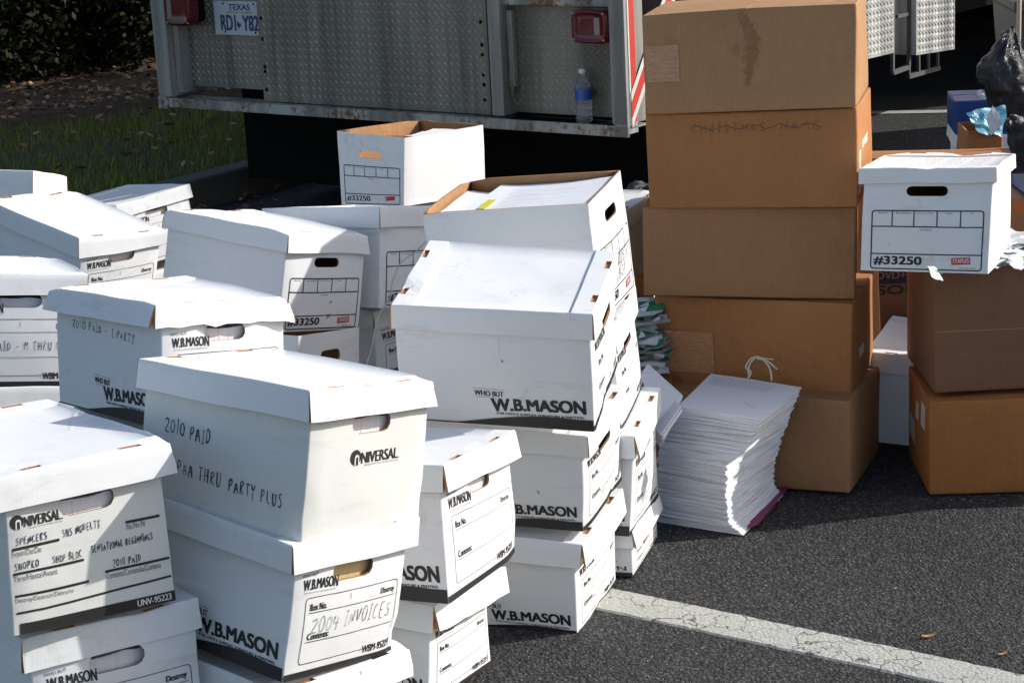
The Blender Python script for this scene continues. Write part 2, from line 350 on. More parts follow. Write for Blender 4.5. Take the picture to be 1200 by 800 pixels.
class Print:
    """print on a face: coordinates a (0..1 left to right), b (0..1 bottom to top); w, h metres"""
    def __init__(s, surf, w, h, out=0.0007):
        s.surf, s.w, s.h, s.out = surf, w, h, out
        s.mb = MB()
    def poly(s, ab, fs, mi=0, lift=0.0):
        s.mb.add([s.surf(a, b, s.out + lift) for a, b in ab], fs, mi)
    def rect(s, a0, b0, a1, b1, mi=0, n=8, lift=0.0):
        ab = []
        for i in range(n + 1):
            t = i / n; a = a0 + (a1 - a0) * t
            ab += [(a, b0), (a, b1)]
        s.poly(ab, [(2 * i, 2 * i + 2, 2 * i + 3, 2 * i + 1) for i in range(n)], mi, lift)
    def line(s, pts, th, mi=0, sub=6, lift=0.0, var=0.0):
        P = []
        for i in range(len(pts) - 1):
            for k in range(sub):
                t = k / sub
                P.append((pts[i][0] + (pts[i + 1][0] - pts[i][0]) * t, pts[i][1] + (pts[i + 1][1] - pts[i][1]) * t))
        P.append(pts[-1])
        ab = []
        for i, p in enumerate(P):
            q0, q1 = P[max(i - 1, 0)], P[min(i + 1, len(P) - 1)]
            dx, dy = (q1[0] - q0[0]) * s.w, (q1[1] - q0[1]) * s.h
            L = math.hypot(dx, dy) or 1
            hw = th / 2 * (1 + var * (random.random() - .5))
            nx, ny = -dy / L * hw / s.w, dx / L * hw / s.h
            ab += [(p[0] + nx, p[1] + ny), (p[0] - nx, p[1] - ny)]
        s.poly(ab, [(2 * i, 2 * i + 1, 2 * i + 3, 2 * i + 2) for i in range(len(P) - 1)], mi, lift)
    def frame(s, a0, b0, a1, b1, th, rad=0.008, mi=0):
        ra, rb = rad / s.w, rad / s.h
        pts = []
        for (cx, cy, st) in ((a1 - ra, b1 - rb, 0), (a0 + ra, b1 - rb, 90), (a0 + ra, b0 + rb, 180), (a1 - ra, b0 + rb, 270)):
            for k in range(4):
                an = math.radians(st + k * 30)
                pts.append((cx + ra * math.cos(an), cy + rb * math.sin(an)))
        pts.append(pts[0])
        s.line(pts, th, mi, 3)
    def text(s, txt, a0, b0, w=None, h=None, bold=0.0, mi=0, arch=0.0, shear=0.0, spacing=1.0, slope=0.0, lift=0.0):
        vs, fs, asp = text_shape(txt, 0.0, shear, spacing)
        hf = h if h else (w * s.w / asp) / s.h
        wf = w if w else (h * s.h * asp) / s.w
        # heavier strokes: the outline again with small offsets
        d = bold * hf * s.h
        offs_ = [(0, 0)] if d < .0002 else ([(-d, 0), (d, 0)] if d < .0012 else [(-d, -d * .6), (d, -d * .6), (-d, d * .6), (d, d * .6), (0, 0)])
        for q, (ox, oy) in enumerate(offs_):
            ab = []
            for x, y in vs:
                ylo = arch * (1 - (2 * x - 1) ** 2)
                yy = ylo + y * (1 - ylo) if arch else y
                ab.append((a0 + x * wf + ox / s.w, b0 + yy * hf + slope * x + oy / s.h))
            s.poly(ab, fs, mi, lift + q * .00003)
    def build(s, name, mats, parent): return s.mb.build(name, mats, parent)

# single-stroke letters for handwriting, on a 4 x 6 grid
G = {
 '0': [[(2,6),(.6,5),(.2,3),(.8,.8),(2,0),(3.4,1),(3.8,3.2),(3.2,5.2),(2,6)]],
 '1': [[(2,6),(2,0)]], '2': [[(.3,5),(1.5,6),(3.2,5.5),(3.2,4),(.2,.2),(3.9,0)]],
 '4': [[(.6,6),(.3,2.8),(3.6,2.8)],[(3,5.4),(2.8,-.3)]],
 '9': [[(3.2,4.6),(2,6),(.7,5),(1,3.5),(2.4,3.3),(3.3,4.8),(3,1.5),(1.8,0),(.2,.4)]],
 'A': [[(.2,0),(1.6,6),(3.6,0)],[(.8,2.2),(3,2.2)]], 'B': [[(.5,0),(.5,6),(2.6,5.6),(2.8,4),(.6,3.2),(3.2,2.6),(3,.6),(.5,0)]],
 'C': [[(3.4,5.2),(2,6),(.5,4),(.6,1.4),(2,0),(3.6,.8)]], 'D': [[(.6,0),(.6,6),(2.6,5.2),(3.6,3),(2.8,.8),(.4,0)]],
 'E': [[(3.2,6),(.6,5.8),(.6,0),(3.4,.1)],[(.6,3.1),(2.6,3.2)]], 'G': [[(3.3,5.3),(1.8,6),(.4,3.8),(.8,.8),(2.2,0),(3.5,1),(3.4,2.6),(2.2,2.6)]],
 'H': [[(.6,6),(.5,0)],[(3.2,6),(3.3,0)],[(.5,3),(3.3,3.2)]], 'I': [[(.8,6),(3.2,6)],[(2,6),(1.8,0)],[(.6,0),(3,.1)]],
 'K': [[(.6,6),(.5,0)],[(3.2,5.8),(.6,2.8),(3.4,0)]], 'L': [[(.8,6),(.6,.2),(3.3,0)]], 'M': [[(.1,0),(.7,6),(2,2),(3.3,6),(3.9,0)]],
 'N': [[(.4,0),(.6,6),(3.2,.2),(3.4,6)]], 'O': [[(2,6),(.6,5),(.2,3),(.8,.8),(2,0),(3.4,1),(3.8,3.2),(3.2,5.2),(2,6)]],
 'P': [[(.6,0),(.6,6),(2.8,5.8),(3.3,4.4),(2.4,3),(.6,2.8)]], 'R': [[(.6,0),(.6,6),(2.8,5.8),(3.2,4.4),(.7,3),(3.4,0)]],
 'S': [[(3.2,5.3),(1.8,6),(.6,4.8),(2.2,3.2),(3.3,1.6),(2,0),(.3,.7)]], 'T': [[(.1,6),(3.8,5.9)],[(2,6),(1.9,0)]],
 'U': [[(.5,6),(.5,1.4),(1.8,0),(3.2,1.2),(3.3,6)]], 'V': [[(.3,6),(1.8,0),(3.6,6)]], 'X': [[(.3,6),(3.6,0)],[(3.4,6),(.3,0)]],
 'W': [[(.1,6),(1,0),(2,4.4),(3,0),(3.9,6)]], 'Y': [[(.3,6),(1.9,3),(3.6,6)],[(1.9,3),(1.4,-1)]], '-': [[(.5,3),(3.3,3.1)]], ' ': [], '.': [[(1,0),(1.3,.3)]],
}
def handwrite(pr, txt, a0, b0, w, h, th=0.0016, mi=0, jit=0.35, slant=0.05, slope=0.0, seed=0):
    """w, h fractions of the face"""
    R = random.Random(seed + len(txt))
    n = sum(0.7 if c in '1 I' else 1 for c in txt)
    cw = w / n
    x = a0
    for c in txt:
        k = 0.7 if c in '1 I' else 1
        sc = 0.86 + R.random() * .2
        oy = (R.random() - .5) * .12 * h
        for st in G.get(c, []):
            pts = [((p[0] / 4 * .76 * cw * k + x + p[1] / 6 * slant * cw + (R.random() - .5) * jit / 4 * cw * .25),
                    (p[1] / 6 * h * sc + b0 + oy + (x - a0) / w * slope + (R.random() - .5) * jit / 6 * h * .3)) for p in st]
            if len(pts) > 2:   # soften the corners
                q = [pts[0]]
                for i in range(1, len(pts) - 1):
                    for f in (.25, .0, -.25):
                        a, b, d = pts[i - 1], pts[i], pts[i + 1]
                        if f > 0: q.append((b[0] + (a[0] - b[0]) * f, b[1] + (a[1] - b[1]) * f))
                        elif f < 0: q.append((b[0] + (d[0] - b[0]) * -f, b[1] + (d[1] - b[1]) * -f))
                        else: q.append((b[0] * .76 + (a[0] + d[0]) * .12, b[1] * .76 + (a[1] + d[1]) * .12))
                q.append(pts[-1]); pts = q
            pr.line(pts, th * R.uniform(.8, 1.25), mi, 1, var=0.9)
        x += cw * k

# ------------------------------------------------------------------ the file boxes
def cdt_grid(poly_pts, outer, holes, gx, gy):
    pts = [Vector(p) for p in outer]
    ed = [(i, (i + 1) % len(outer)) for i in range(len(outer))]
    for h in holes:
        b = len(pts); pts += [Vector(p) for p in h]
        ed += [(b + i, b + (i + 1) % len(h)) for i in range(len(h))]
    seen = {(round(p.x, 5), round(p.y, 5)) for p in pts}
    def inhole(x, y, m=0.0):
        for h in holes:
            c = False; j = len(h) - 1
            for i in range(len(h)):
                if (h[i][1] > y) != (h[j][1] > y) and x < (h[j][0] - h[i][0]) * (y - h[i][1]) / (h[j][1] - h[i][1]) + h[i][0]: c = not c
                j = i
            if c: return True
        return False
    for x in gx:
        for y in gy:
            if (round(x, 5), round(y, 5)) in seen or inhole(x, y): continue
            pts.append(Vector((x, y)))
    v, e, f, ov, oe, of = delaunay_2d_cdt(pts, ed, [], 1, 1e-6)
    tris = []
    for t in f:
        cx = sum(v[i].x for i in t) / len(t); cy = sum(v[i].y for i in t) / len(t)
        if not inhole(cx, cy): tris.append(tuple(t))
    return v, tris

def stadium(cx, cy, hw, hh, n=5):
    r = hh; out = []
    for k in range(n + 1):
        a = -math.pi / 2 + math.pi * k / n; out.append((cx + hw - r + r * math.cos(a), cy + r * math.sin(a)))
    for k in range(n + 1):
        a = math.pi / 2 + math.pi * k / n; out.append((cx - hw + r + r * math.cos(a), cy + r * math.sin(a)))
    return out

class FileBox:
    def __init__(s, key, label, cat='box', group='white cardboard file boxes piled on the asphalt', lid=True, mat='white', lidmat=None, hole=True,
                 bulge=(0.006, 0.004), name='file_box', crumple=0.0, seed=0, hz=0.013, hh=0.017, hw=0.049, data=None, flare=0.004, recess=0.0042):
        pos, rot, dims, offs = data or BOXES[key]
        s.LL, s.LW, s.H, s.LH, iL, iW = dims
        s.BL, s.BW = s.LL - 2 * iL, s.LW - 2 * iW
        s.RB = s.H - s.LH
        s.top = s.H - (0.026 if lid else 0.004)
        s.offs = offs; s.bulge = bulge; s.seed = seed or (sum(map(ord, str(key))) * 3.1)
        s.crumple = crumple; s.mat = mat; s.lidmat = lidmat or mat; s.haslid = lid
        yaw, tx, ty = [math.radians(a) for a in (rot[0], rot[1], rot[2])]
        R = Matrix.Rotation(yaw, 3, 'Z') @ Matrix.Rotation(tx, 3, 'X') @ Matrix.Rotation(ty, 3, 'Y')
        s.root = empty(name, pos, R.to_euler(), label, cat, group)
        s.R, s.pos = R, Vector(pos)
        def pick(sx, sy, keys):
            for k in keys:
                v = offs.get(('+' if sx > 0 else '-') + ('+' if sy > 0 else '-') + k)
                if v: return Vector(v)
            return Vector((0, 0, 0))
        s.cb = {(sx, sy, 0): pick(sx, sy, '0') for sx in (-1, 1) for sy in (-1, 1)}
        s.cb.update({(sx, sy, 1): pick(sx, sy, 'ROBT') for sx in (-1, 1) for sy in (-1, 1)})
        s.cl = {(sx, sy, 0): pick(sx, sy, 'BT') for sx in (-1, 1) for sy in (-1, 1)}
        s.cl.update({(sx, sy, 1): pick(sx, sy, 'TB') for sx in (-1, 1) for sy in (-1, 1)})
        s.hole = hole; s.hz, s.hh, s.hw = hz, hh, hw
        RR = random.Random(int(s.seed * 77))
        s.dents = []
        for k in range(5):
            sx, sy = RR.choice((-1, 1)), RR.choice((-1, 1))
            zz = RR.choice((0, 1)) if k else 1
            c = Vector((sx * s.LL / 2, sy * s.LW / 2 * RR.choice((1, 1, RR.uniform(-.6, .6))), s.H if zz else s.RB * RR.uniform(0, .2)))
            s.dents.append((c, RR.uniform(.025, .055), Vector((-sx * RR.uniform(.002, .007), -sy * RR.uniform(.001, .005), -RR.uniform(.003, .009) if zz else RR.uniform(0, .004)))))
        s.sag = RR.uniform(.003, .011)
        s.bulge = (s.bulge[0] * RR.uniform(.6, 2.0), s.bulge[1] * RR.uniform(.4, 1.8))
        s.build_body()
        if lid: s.build_lid(flare, recess)
    def tri(s, cs, p, hx, hy, z0, z1):
        a = (min(max(p.x / hx, -1), 1) + 1) / 2; b = (min(max(p.y / hy, -1), 1) + 1) / 2
        c = min(max((p.z - z0) / (z1 - z0), -.1), 1.2)
        o = Vector((0, 0, 0))
        for sx, wa in ((-1, 1 - a), (1, a)):
            for sy, wb in ((-1, 1 - b), (1, b)):
                o += wa * wb * ((1 - c) * cs[(sx, sy, 0)] + c * cs[(sx, sy, 1)])
        return o
    def dent(s, p):
        o = Vector((0, 0, 0))
        for c, r, v in s.dents:
            d = (p - c).length
            if d < r * 2: o += v * math.exp(-(d / r) ** 2 * 1.6)
        return o
    def wb(s, p):
        """deform a point of the body"""
        u, v, w = p.x / (s.BL / 2), p.y / (s.BW / 2), min(max(p.z / s.H, 0), 1)
        q = p + s.tri(s.cb, p, s.BL / 2, s.BW / 2, 0, s.RB)
        env = math.sin(math.pi * min(w * 1.02, 1))
        q.x += u * abs(u) ** 3 * s.bulge[0] * env * max(0, 1 - v * v)
        q.y += v * abs(v) ** 3 * s.bulge[1] * env * max(0, 1 - u * u)
        nn = noise.noise_vector(q * 9 + Vector((s.seed, 0, 0)))
        m = 0.0022 * min(1, w * 6)
        q += Vector((nn.x * m, nn.y * m, nn.z * m * .4)) + s.dent(p)
        return q
    def wl(s, p):
        """deform a point of the lid"""
        q = p + s.tri(s.cl, p, s.LL / 2, s.LW / 2, s.RB, s.H)
        nn = noise.noise_vector(q * 7 + Vector((s.seed, 3, 0)))
        q += Vector((nn.x, nn.y, nn.z)) * 0.0032 + s.dent(p)
        u, v = p.x / (s.LL / 2), p.y / (s.LW / 2)
        if p.z > s.H - .02:
            q.z -= s.sag * max(0, 1 - u * u) * max(0, 1 - v * v)
        if s.crumple:
            k = s.crumple * max(0, u) ** 4
            n2 = noise.noise_vector(Vector((p.x * 14, p.y * 26, p.z * 10 + s.seed)))
            q += Vector((n2.x * .008, n2.y * .004, n2.z * .010)) * k
        return q
    def build_body(s):
        r, th = 0.004, 0.0045
        hx, hy = s.BL / 2, s.BW / 2
        segs = []   # unrolled perimeter: list of (s, fn)
        def wall(p0, d, n, L): segs.append(('w', p0, d, n, L))
        def arc(c, a0): segs.append(('a', c, a0, None, r * math.pi / 2))
        wall((-hx + r, -hy), (1, 0), (0, -1), s.BL - 2 * r); arc((hx - r, -hy + r), -90)
        wall((hx, -hy + r), (0, 1), (1, 0), s.BW - 2 * r); arc((hx - r, hy - r), 0)
        wall((hx - r, hy), (-1, 0), (0, 1), s.BL - 2 * r); arc((-hx + r, hy - r), 90)
        wall((-hx, hy - r), (0, -1), (-1, 0), s.BW - 2 * r); arc((-hx + r, -hy + r), 180)
        starts = []; acc = 0
        for g in segs: starts.append(acc); acc += g[4]
        P = acc
        def pos(t, z, inn):
            t = min(max(t, 0), P - 1e-9)
            for i, g in enumerate(segs):
                if t <= starts[i] + g[4] + 1e-9: break
            u = t - starts[i]
            if g[0] == 'w':
                x, y = g[1][0] + g[2][0] * u, g[1][1] + g[2][1] * u; n = g[3]
            else:
                a = math.radians(g[2]) + u / r; n = (math.cos(a), math.sin(a))
                x, y = g[1][0] + n[0] * r, g[1][1] + n[1] * r
            return s.wb(Vector((x - n[0] * inn, y - n[1] * inn, z)))
        gx = []
        for i, g in enumerate(segs):
            k = 7 if g[0] == 'w' else 2
            for j in range(k): gx.append(starts[i] + g[4] * j / k)
        zt = s.top
        gy = [zt * j / 6 for j in range(1, 6)]
        holes = []
        if s.hole:
            for i in (2, 6):
                cz = (s.RB - s.hz) if s.haslid else s.RB - s.hz
                holes.append(stadium(starts[i] + segs[i][4] / 2, cz, s.hw, s.hh))
        outer = [(x, 0) for x in gx] + [(P, 0)] + [(P, y) for y in gy] + [(P, zt)] + [(x, zt) for x in reversed(gx)] + [(0, y) for y in reversed(gy)]
        v, tris = cdt_grid(None, outer, holes, gx[1:], gy)
        mb = MB()
        mb.add([pos(p.x, p.y, 0) for p in v], tris, 0, True)
        mb.add([pos(p.x, p.y, th) for p in v], [t[::-1] for t in tris], 1, True)
        rim = [x for x in gx] + [P]
        mb.add([pos(x, zt, i) for x in rim for i in (0, th)], [(2 * k, 2 * k + 2, 2 * k + 3, 2 * k + 1) for k in range(len(rim) - 1)], 1)
        for h in holes:
            n = len(h)
            mb.add([pos(x, y, i) for x, y in h for i in (0, th)], [(2 * k, (2 * k + 2) % (2 * n), (2 * k + 3) % (2 * n), 2 * k + 1) for k in range(n)], 1)
        bt = [pos(x, 0.0015, 0.001) for x in gx]
        mb.add(bt, [tuple(range(len(bt)))[::-1]], 0)
        bt = [pos(x, 0.006, 0.0045) for x in gx]
        mb.add(bt, [tuple(range(len(bt)))], 1)
        s.body = mb.build('box_body', [MAT[s.mat], MAT['kraft']], s.root)
    def build_lid(s, flare, recess):
        hx, hy, H, LH, W = s.LL / 2, s.LW / 2, s.H, s.LH, s.wl
        th, bv = 0.005, 0.003
        R = random.Random(int(s.seed * 10))
        mb = MB()
        for (ax, sg) in (('x', 1), ('x', -1), ('y', 1), ('y', -1)):
            half = hy if ax == 'x' else hx - 0.0022
            dist = hx if ax == 'x' else hy
            fl = [R.uniform(0, flare) for _ in range(3)]
            N = 12
            prof = [(0.0, H - LH), (0.0, H - LH * .66), (0.0, H - LH * .33), (0.0, H - bv), (-bv * .3, H - bv * .3), (-bv, H)]
            def pt(t, o, z):
                u = (t + 1) / 2
                f = (fl[0] * (1 - u) + fl[1] * u + fl[2] * math.sin(math.pi * u)) * ((H - z) / LH)
                d = sg * (dist + o + f)
                a = t * half * sg
                if ax == 'y': a = -a
                return W(Vector((d, a, z)) if ax == 'x' else Vector((a, d, z)))
            out = [pt(-1 + 2 * i / N, o, z) for i in range(N + 1) for (o, z) in prof]
            k = len(prof)
            mb.add(out, [(i * k + j, (i + 1) * k + j, (i + 1) * k + j + 1, i * k + j + 1) for i in range(N) for j in range(k - 1)], 0, True)
            inn = [pt(-1 + 2 * i / N, -th, z) for i in range(N + 1) for z in (H - LH, H - .012)]
            mb.add(inn, [(i * 2, i * 2 + 1, (i + 1) * 2 + 1, (i + 1) * 2) for i in range(N)], 1)
            rim = [pt(-1 + 2 * i / N, o, H - LH) for i in range(N + 1) for o in (0, -th)]
            mb.add(rim, [(i * 2, i * 2 + 1, (i + 1) * 2 + 1, (i + 1) * 2) for i in range(N)], 1)
            for t, fl_ in ((-1, 0), (1, 1)):
                c = [pt(t, 0, H - LH), pt(t, 0, H - LH * .5), pt(t, 0, H - bv), pt(t, -th, H - bv), pt(t, -th, H - LH * .5), pt(t, -th, H - LH)]
                mb.add(c, [tuple(range(6))], 1)
        # top: two raised end strips with cut slots, a slightly lower field between them
        sw = 0.044
        hx2, hy2 = hx - bv, hy - bv
        for sg in (1, -1):
            x0, x1 = hx2 - sw, hx2
            hl = [stadium(hx - 0.0105, yy, 0.0055, 0.0054, 2) for yy in ()]
            holes = []
            for yy in (-0.27 * s.LW, 0.27 * s.LW):
                cx = hx - 0.0105 + R.uniform(-.001, .001); a, b = R.uniform(.0048, .0068), R.uniform(.017, .022); yy += R.uniform(-.006, .006)
                holes.append([(cx - a, yy - b), (cx + a, yy - b), (cx + a, yy + b), (cx - a, yy + b)])
            gy = [-hy2 + 2 * hy2 * j / 12 for j in range(13)]
            outer = [(x0, -hy2), (x0 + sw / 2, -hy2), (x1, -hy2)] + [(x1, y) for y in gy[1:-1]] + [(x1, hy2), (x0 + sw / 2, hy2), (x0, hy2)] + [(x0, y) for y in reversed(gy[1:-1])]
            v, tris = cdt_grid(None, outer, holes, [x0 + sw / 2], gy[1:-1])
            mb.add([W(Vector((p.x * sg, p.y * sg, H))) for p in v], tris, 0, False)
            for h in holes:
                n = 4
                mb.add([W(Vector((x * sg, y * sg, z))) for x, y in h for z in (H, H - .0062)], [(2 * k, 2 * k + 1, (2 * k + 3) % 8, (2 * k + 2) % 8) for k in range(4)], 1)
            # step down at the inner edge
            st = [W(Vector((x0 * sg, y, z))) for y in gy for z in (H, H - recess)]
            mb.add(st, [(2 * k, 2 * k + 1, 2 * k + 3, 2 * k + 2) for k in range(12)], 0)
            # kraft layer under the strip
            kf = [W(Vector((x * sg, y, H - .0058))) for y in gy for x in (x0 + .004, hx - .0006)]
            mb.add(kf, [(2 * k, 2 * k + 2, 2 * k + 3, 2 * k + 1) for k in range(12)], 1)
        nx, ny = 12, 9
        xm = hx2 - sw + .002
        yy_ = [-hy2, -hy2 + .006] + [-hy2 + 2 * hy2 * j / (ny - 2) for j in range(1, ny - 2)] + [hy2 - .006, hy2]
        c = [W(Vector((-xm + 2 * xm * i / nx, yy_[j], H - (recess if 0 < j < ny else 0)))) for i in range(nx + 1) for j in range(ny + 1)]
        mb.add(c, [(i * (ny + 1) + j, (i + 1) * (ny + 1) + j, (i + 1) * (ny + 1) + j + 1, i * (ny + 1) + j + 1) for i in range(nx) for j in range(ny)], 0, True)
        xe = hx - 0.006
        c = [W(Vector((-xe + 2 * xe * i / nx, -(hy - .006) + 2 * (hy - .006) * j / ny, H - .013))) for i in range(nx + 1) for j in range(ny + 1)]
        mb.add(c, [(i * (ny + 1) + j, i * (ny + 1) + j + 1, (i + 1) * (ny + 1) + j + 1, (i + 1) * (ny + 1) + j) for i in range(nx) for j in range(ny)], 1, True)
        s.lid = mb.build('lid', [MAT[s.lidmat], MAT['kraft']], s.root)
    # face coordinate systems (b: 0 at the bottom, 1 at the lid's rim)
    def end(s, a, b, out=0.0, sg=1):
        y = (-s.BW / 2 + a * s.BW) * sg
        hx = s.BL / 2
        return s.wb(Vector((sg * hx, y, b * s.RB))) + Vector((sg * out, 0, 0))
    def side(s, a, b, out=0.0, sg=-1):
        x = (-s.BL / 2 + a * s.BL) * (-sg)
        return s.wb(Vector((x, sg * s.BW / 2, b * s.RB))) + Vector((0, sg * out, 0))
    def pe(s): return Print(s.end, s.BW, s.RB)
    def ps(s): return Print(s.side, s.BL, s.RB)
    def world(s, p): return s.pos + s.R @ Vector(p)

INK = ['ink', 'ink_soft', 'red', 'badge_white']
def mats(*k): return [MAT[x] for x in k]

def mason_end(fb, code='WBM-95223', stripe=True):
    p = fb.pe()
    p.text('WHO BUT', .07, .925, w=.13, bold=.02, slope=.01)
    p.text('W.B.MASON', .085, .80, w=.285, h=.105, bold=.035, arch=.12, slope=.0)
    p.text('FOR OFFICE SUPPLIES, FURNITURE & PRINTING', .095, .775, w=.26, h=.016, mi=1)
    p.frame(.115, .125, .945, .735, .0013, .007)
    p.line([(.145, .595), (.925, .595)], .0011)
    p.line([(.145, .325), (.925, .325)], .0011)
    p.line([(.50, .655), (.50, .71)], .0009)
    p.text('Box No.', .155, .615, w=.135, h=.062, bold=.06)
    p.text('Contents:', .155, .345, w=.175, h=.062, bold=.06)
    p.text('Destroy', .785, .615, w=.13, h=.070, bold=.06)
    p.rect(.66, .10, .955, .15, 2, 2, -.0002)
    p.text(code, .675, .085, w=.265, h=.072, bold=.06)
    if stripe: p.rect(.002, 0, .998, .062, 0, 12, .0008)
    p.build('printed_label', mats('ink', 'ink_soft', fb.mat), fb.root)

def mason_side(fb, full=False):
    p = fb.ps()
    p.line([(.38, .405), (.545, .393)], .0008, 1); p.line([(.395, .310), (.50, .304)], .0008, 1)
    p.text('WHO BUT', .39, .325, w=.15, h=.058, bold=.05, slope=-.008)
    p.text('W.B.MASON', .475, .150, w=.485, h=.145, bold=.055, arch=.14, slope=.035, shear=-.06)
    p.text('FOR OFFICE SUPPLIES, FURNITURE & PRINTING', .50, .118, w=.45, h=.03, bold=.05, slope=.010)
    ab = []
    N = 24
    for i in range(N + 1):
        a = i / N
        t = max(0, (a - .30) / .70)
        h = .014 + .120 * math.sin(min(1, t * 1.15) * math.pi * .62) ** 1.1 if a > .30 else .014
        ab += [(.002 + a * .996, 0), (.002 + a * .996, h)]
    p.poly(ab, [(2 * i, 2 * i + 2, 2 * i + 3, 2 * i + 1) for i in range(N)], 0, .0009)
    p.build('printed_logo', mats('ink', 'ink_soft'), fb.root)

def office_end(fb):
    p = fb.pe()
    p.frame(.08, .03, .945, .69, .0032, .007)
    p.line([(.08, .51), (.945, .51)], .0030); p.line([(.08, .20), (.945, .20)], .0030)
    for a in (.235, .405, .585, .765): p.line([(a, .51), (a, .69)], .0028)
    for a, t, w in ((.13, 'Box No.', .07), (.265, 'Box Location', .12), (.435, 'Destroy Date', .12), (.65, 'From', .05), (.84, 'To', .025)):
        p.text(t, a, .655, w=w, h=.018, bold=.02)
    p.text('Contents', .455, .468, w=.09, h=.018, bold=.02)
    p.text('#33250', .105, .072, w=.375, h=.10, bold=.06)
    ab = [(.715, .088), (.862, .100), (.858, .178), (.711, .166)]
    p.poly(ab, [(0, 1, 2, 3)], 2, .0002)
    p.text('STAPLES', .725, .108, w=.125, h=.048, bold=.03, mi=3, slope=.010, lift=.0006)
    p.text('that was easy.', .775, .045, w=.13, h=.022, bold=.01)
    p.build('printed_label', mats('ink', 'ink_soft', 'red', 'badge_white'), fb.root)

def universal_logo(p, a, b, w, h):
    # a disc with a small arch cut out of it, then the word
    r = h * p.h * .56
    cx, cy = a + r / p.w, b + h * .5
    n = 20
    disc = [(cx + r / p.w * math.cos(t), cy + r / p.h * math.sin(t)) for t in [2 * math.pi * k / n for k in range(n)]]
    p.poly(disc, [tuple(range(n))])
    q = .50 * r
    arch = [(cx - q * .45 / p.w, cy - r * 1.02 / p.h)] + [(cx + q * .9 * (.5 - math.cos(t)) * .9 / p.w * 1.0, cy + q * .7 * math.sin(t) / p.h) for t in [math.pi * k / 6 for k in range(7)]] + [(cx + q * 1.25 / p.w, cy - r * 1.02 / p.h)]
    p.poly(arch, [tuple(range(len(arch)))], 2, .0003)
    arch2 = [(cx + (x - cx) * .5 + q * .22 / p.w, cy - .30 * q / p.h + (y - cy) * (.62 if y > cy - r / p.h else 1.0)) for x, y in arch]
    arch2[0] = (arch2[0][0], cy - r * .99 / p.h); arch2[-1] = (arch2[-1][0], cy - r * .99 / p.h)
    p.poly(arch2, [tuple(range(len(arch2)))], 0, .0006)
    p.text('NIVERSAL', a + 2.1 * r / p.w, b, w=w - 2.1 * r / p.w, h=h * .82, bold=.045)
    p.text('.', a + w + .005, b, h=h * .1)
    p.text('PRODUCTS THAT WORK FOR YOU', a + 2.8 * r / p.w, b - h * .20, w=(w - 2.6 * r / p.w), h=h * .12, mi=1)

def sheet_block(name, root_box, x0, x1, y0, y1, z0, z1, mat, label, cat, group=None, lines=True, seed=0):
    """a wad of upright sheets seen through a handle hole"""
    R = random.Random(seed)
    e = empty(name, root_box.root.location, root_box.root.rotation_euler, label, cat, group)
    mb = MB()
    n = 46
    z1 += .001; x1 += .0035
    for i in range(n):
        ya = y0 + (y1 - y0) * i / n; yb = y0 + (y1 - y0) * (i + 1.0) / n
        mb.box((x0, ya, z0), (x1 - R.random() * .0007, yb, z1 - R.random() * .0010 - .003 * abs(math.sin(i * .21 + seed))))
    mb.box((x0, y0, z0), (x1 - .003, y1, z1 - .009))
    mb.build('sheets', [mat], e)
    return e
# ------------------------------------------------------------------ ground
def asphalt():
    k = NT('asphalt')
    g = k.co.outputs['Object']
    v1 = k.n('ShaderNodeTexVoronoi'); v1.inputs['Scale'].default_value = 125; k.l(g, v1.inputs['Vector'])
    v2 = k.n('ShaderNodeTexVoronoi'); v2.inputs['Scale'].default_value = 320; k.l(g, v2.inputs['Vector'])
    base = k.ramp(v1.outputs['Color'], [(0.0, (0.042, 0.042, 0.045)), (0.55, (0.085, 0.084, 0.087)), (0.80, (0.145, 0.14, 0.135)), (1.0, (0.24, 0.20, 0.155))])
    fine = k.ramp(v2.outputs['Color'], [(0.0, (0.5, 0.5, 0.5)), (1.0, (1, 1, 1))])
    c = k.mix(1.0, base, fine, 'MULTIPLY')
    gap = k.ramp(v1.outputs['Distance'], [(0.35, (1, 1, 1)), (0.62, (0.35, 0.35, 0.35))])
    c = k.mix(0.8, c, gap, 'MULTIPLY')
    big = k.ramp(k.noise(1.6, 5, 0.6), [(0.35, (0.72, 0.72, 0.72)), (0.65, (1, 1, 1))])
    c = k.mix(1.0, c, big, 'MULTIPLY')
    oil = k.ramp(k.noise(0.9, 3, 0.5), [(0.58, (1, 1, 1)), (0.66, (0.62, 0.62, 0.62))])
    c = k.mix(1.0, c, oil, 'MULTIPLY')
    h = k.math('ADD', k.math('MULTIPLY', v1.outputs['Distance'], -1.0), k.math('MULTIPLY', v2.outputs['Distance'], -0.35))
    h = k.math('ADD', h, k.math('MULTIPLY', k.noise(22, 4, .6), 1.2))
    return k.set(c, 0.82, normal=k.bump(h, 0.9, 0.006), spec=0.3)
MAT['asphalt'] = asphalt()

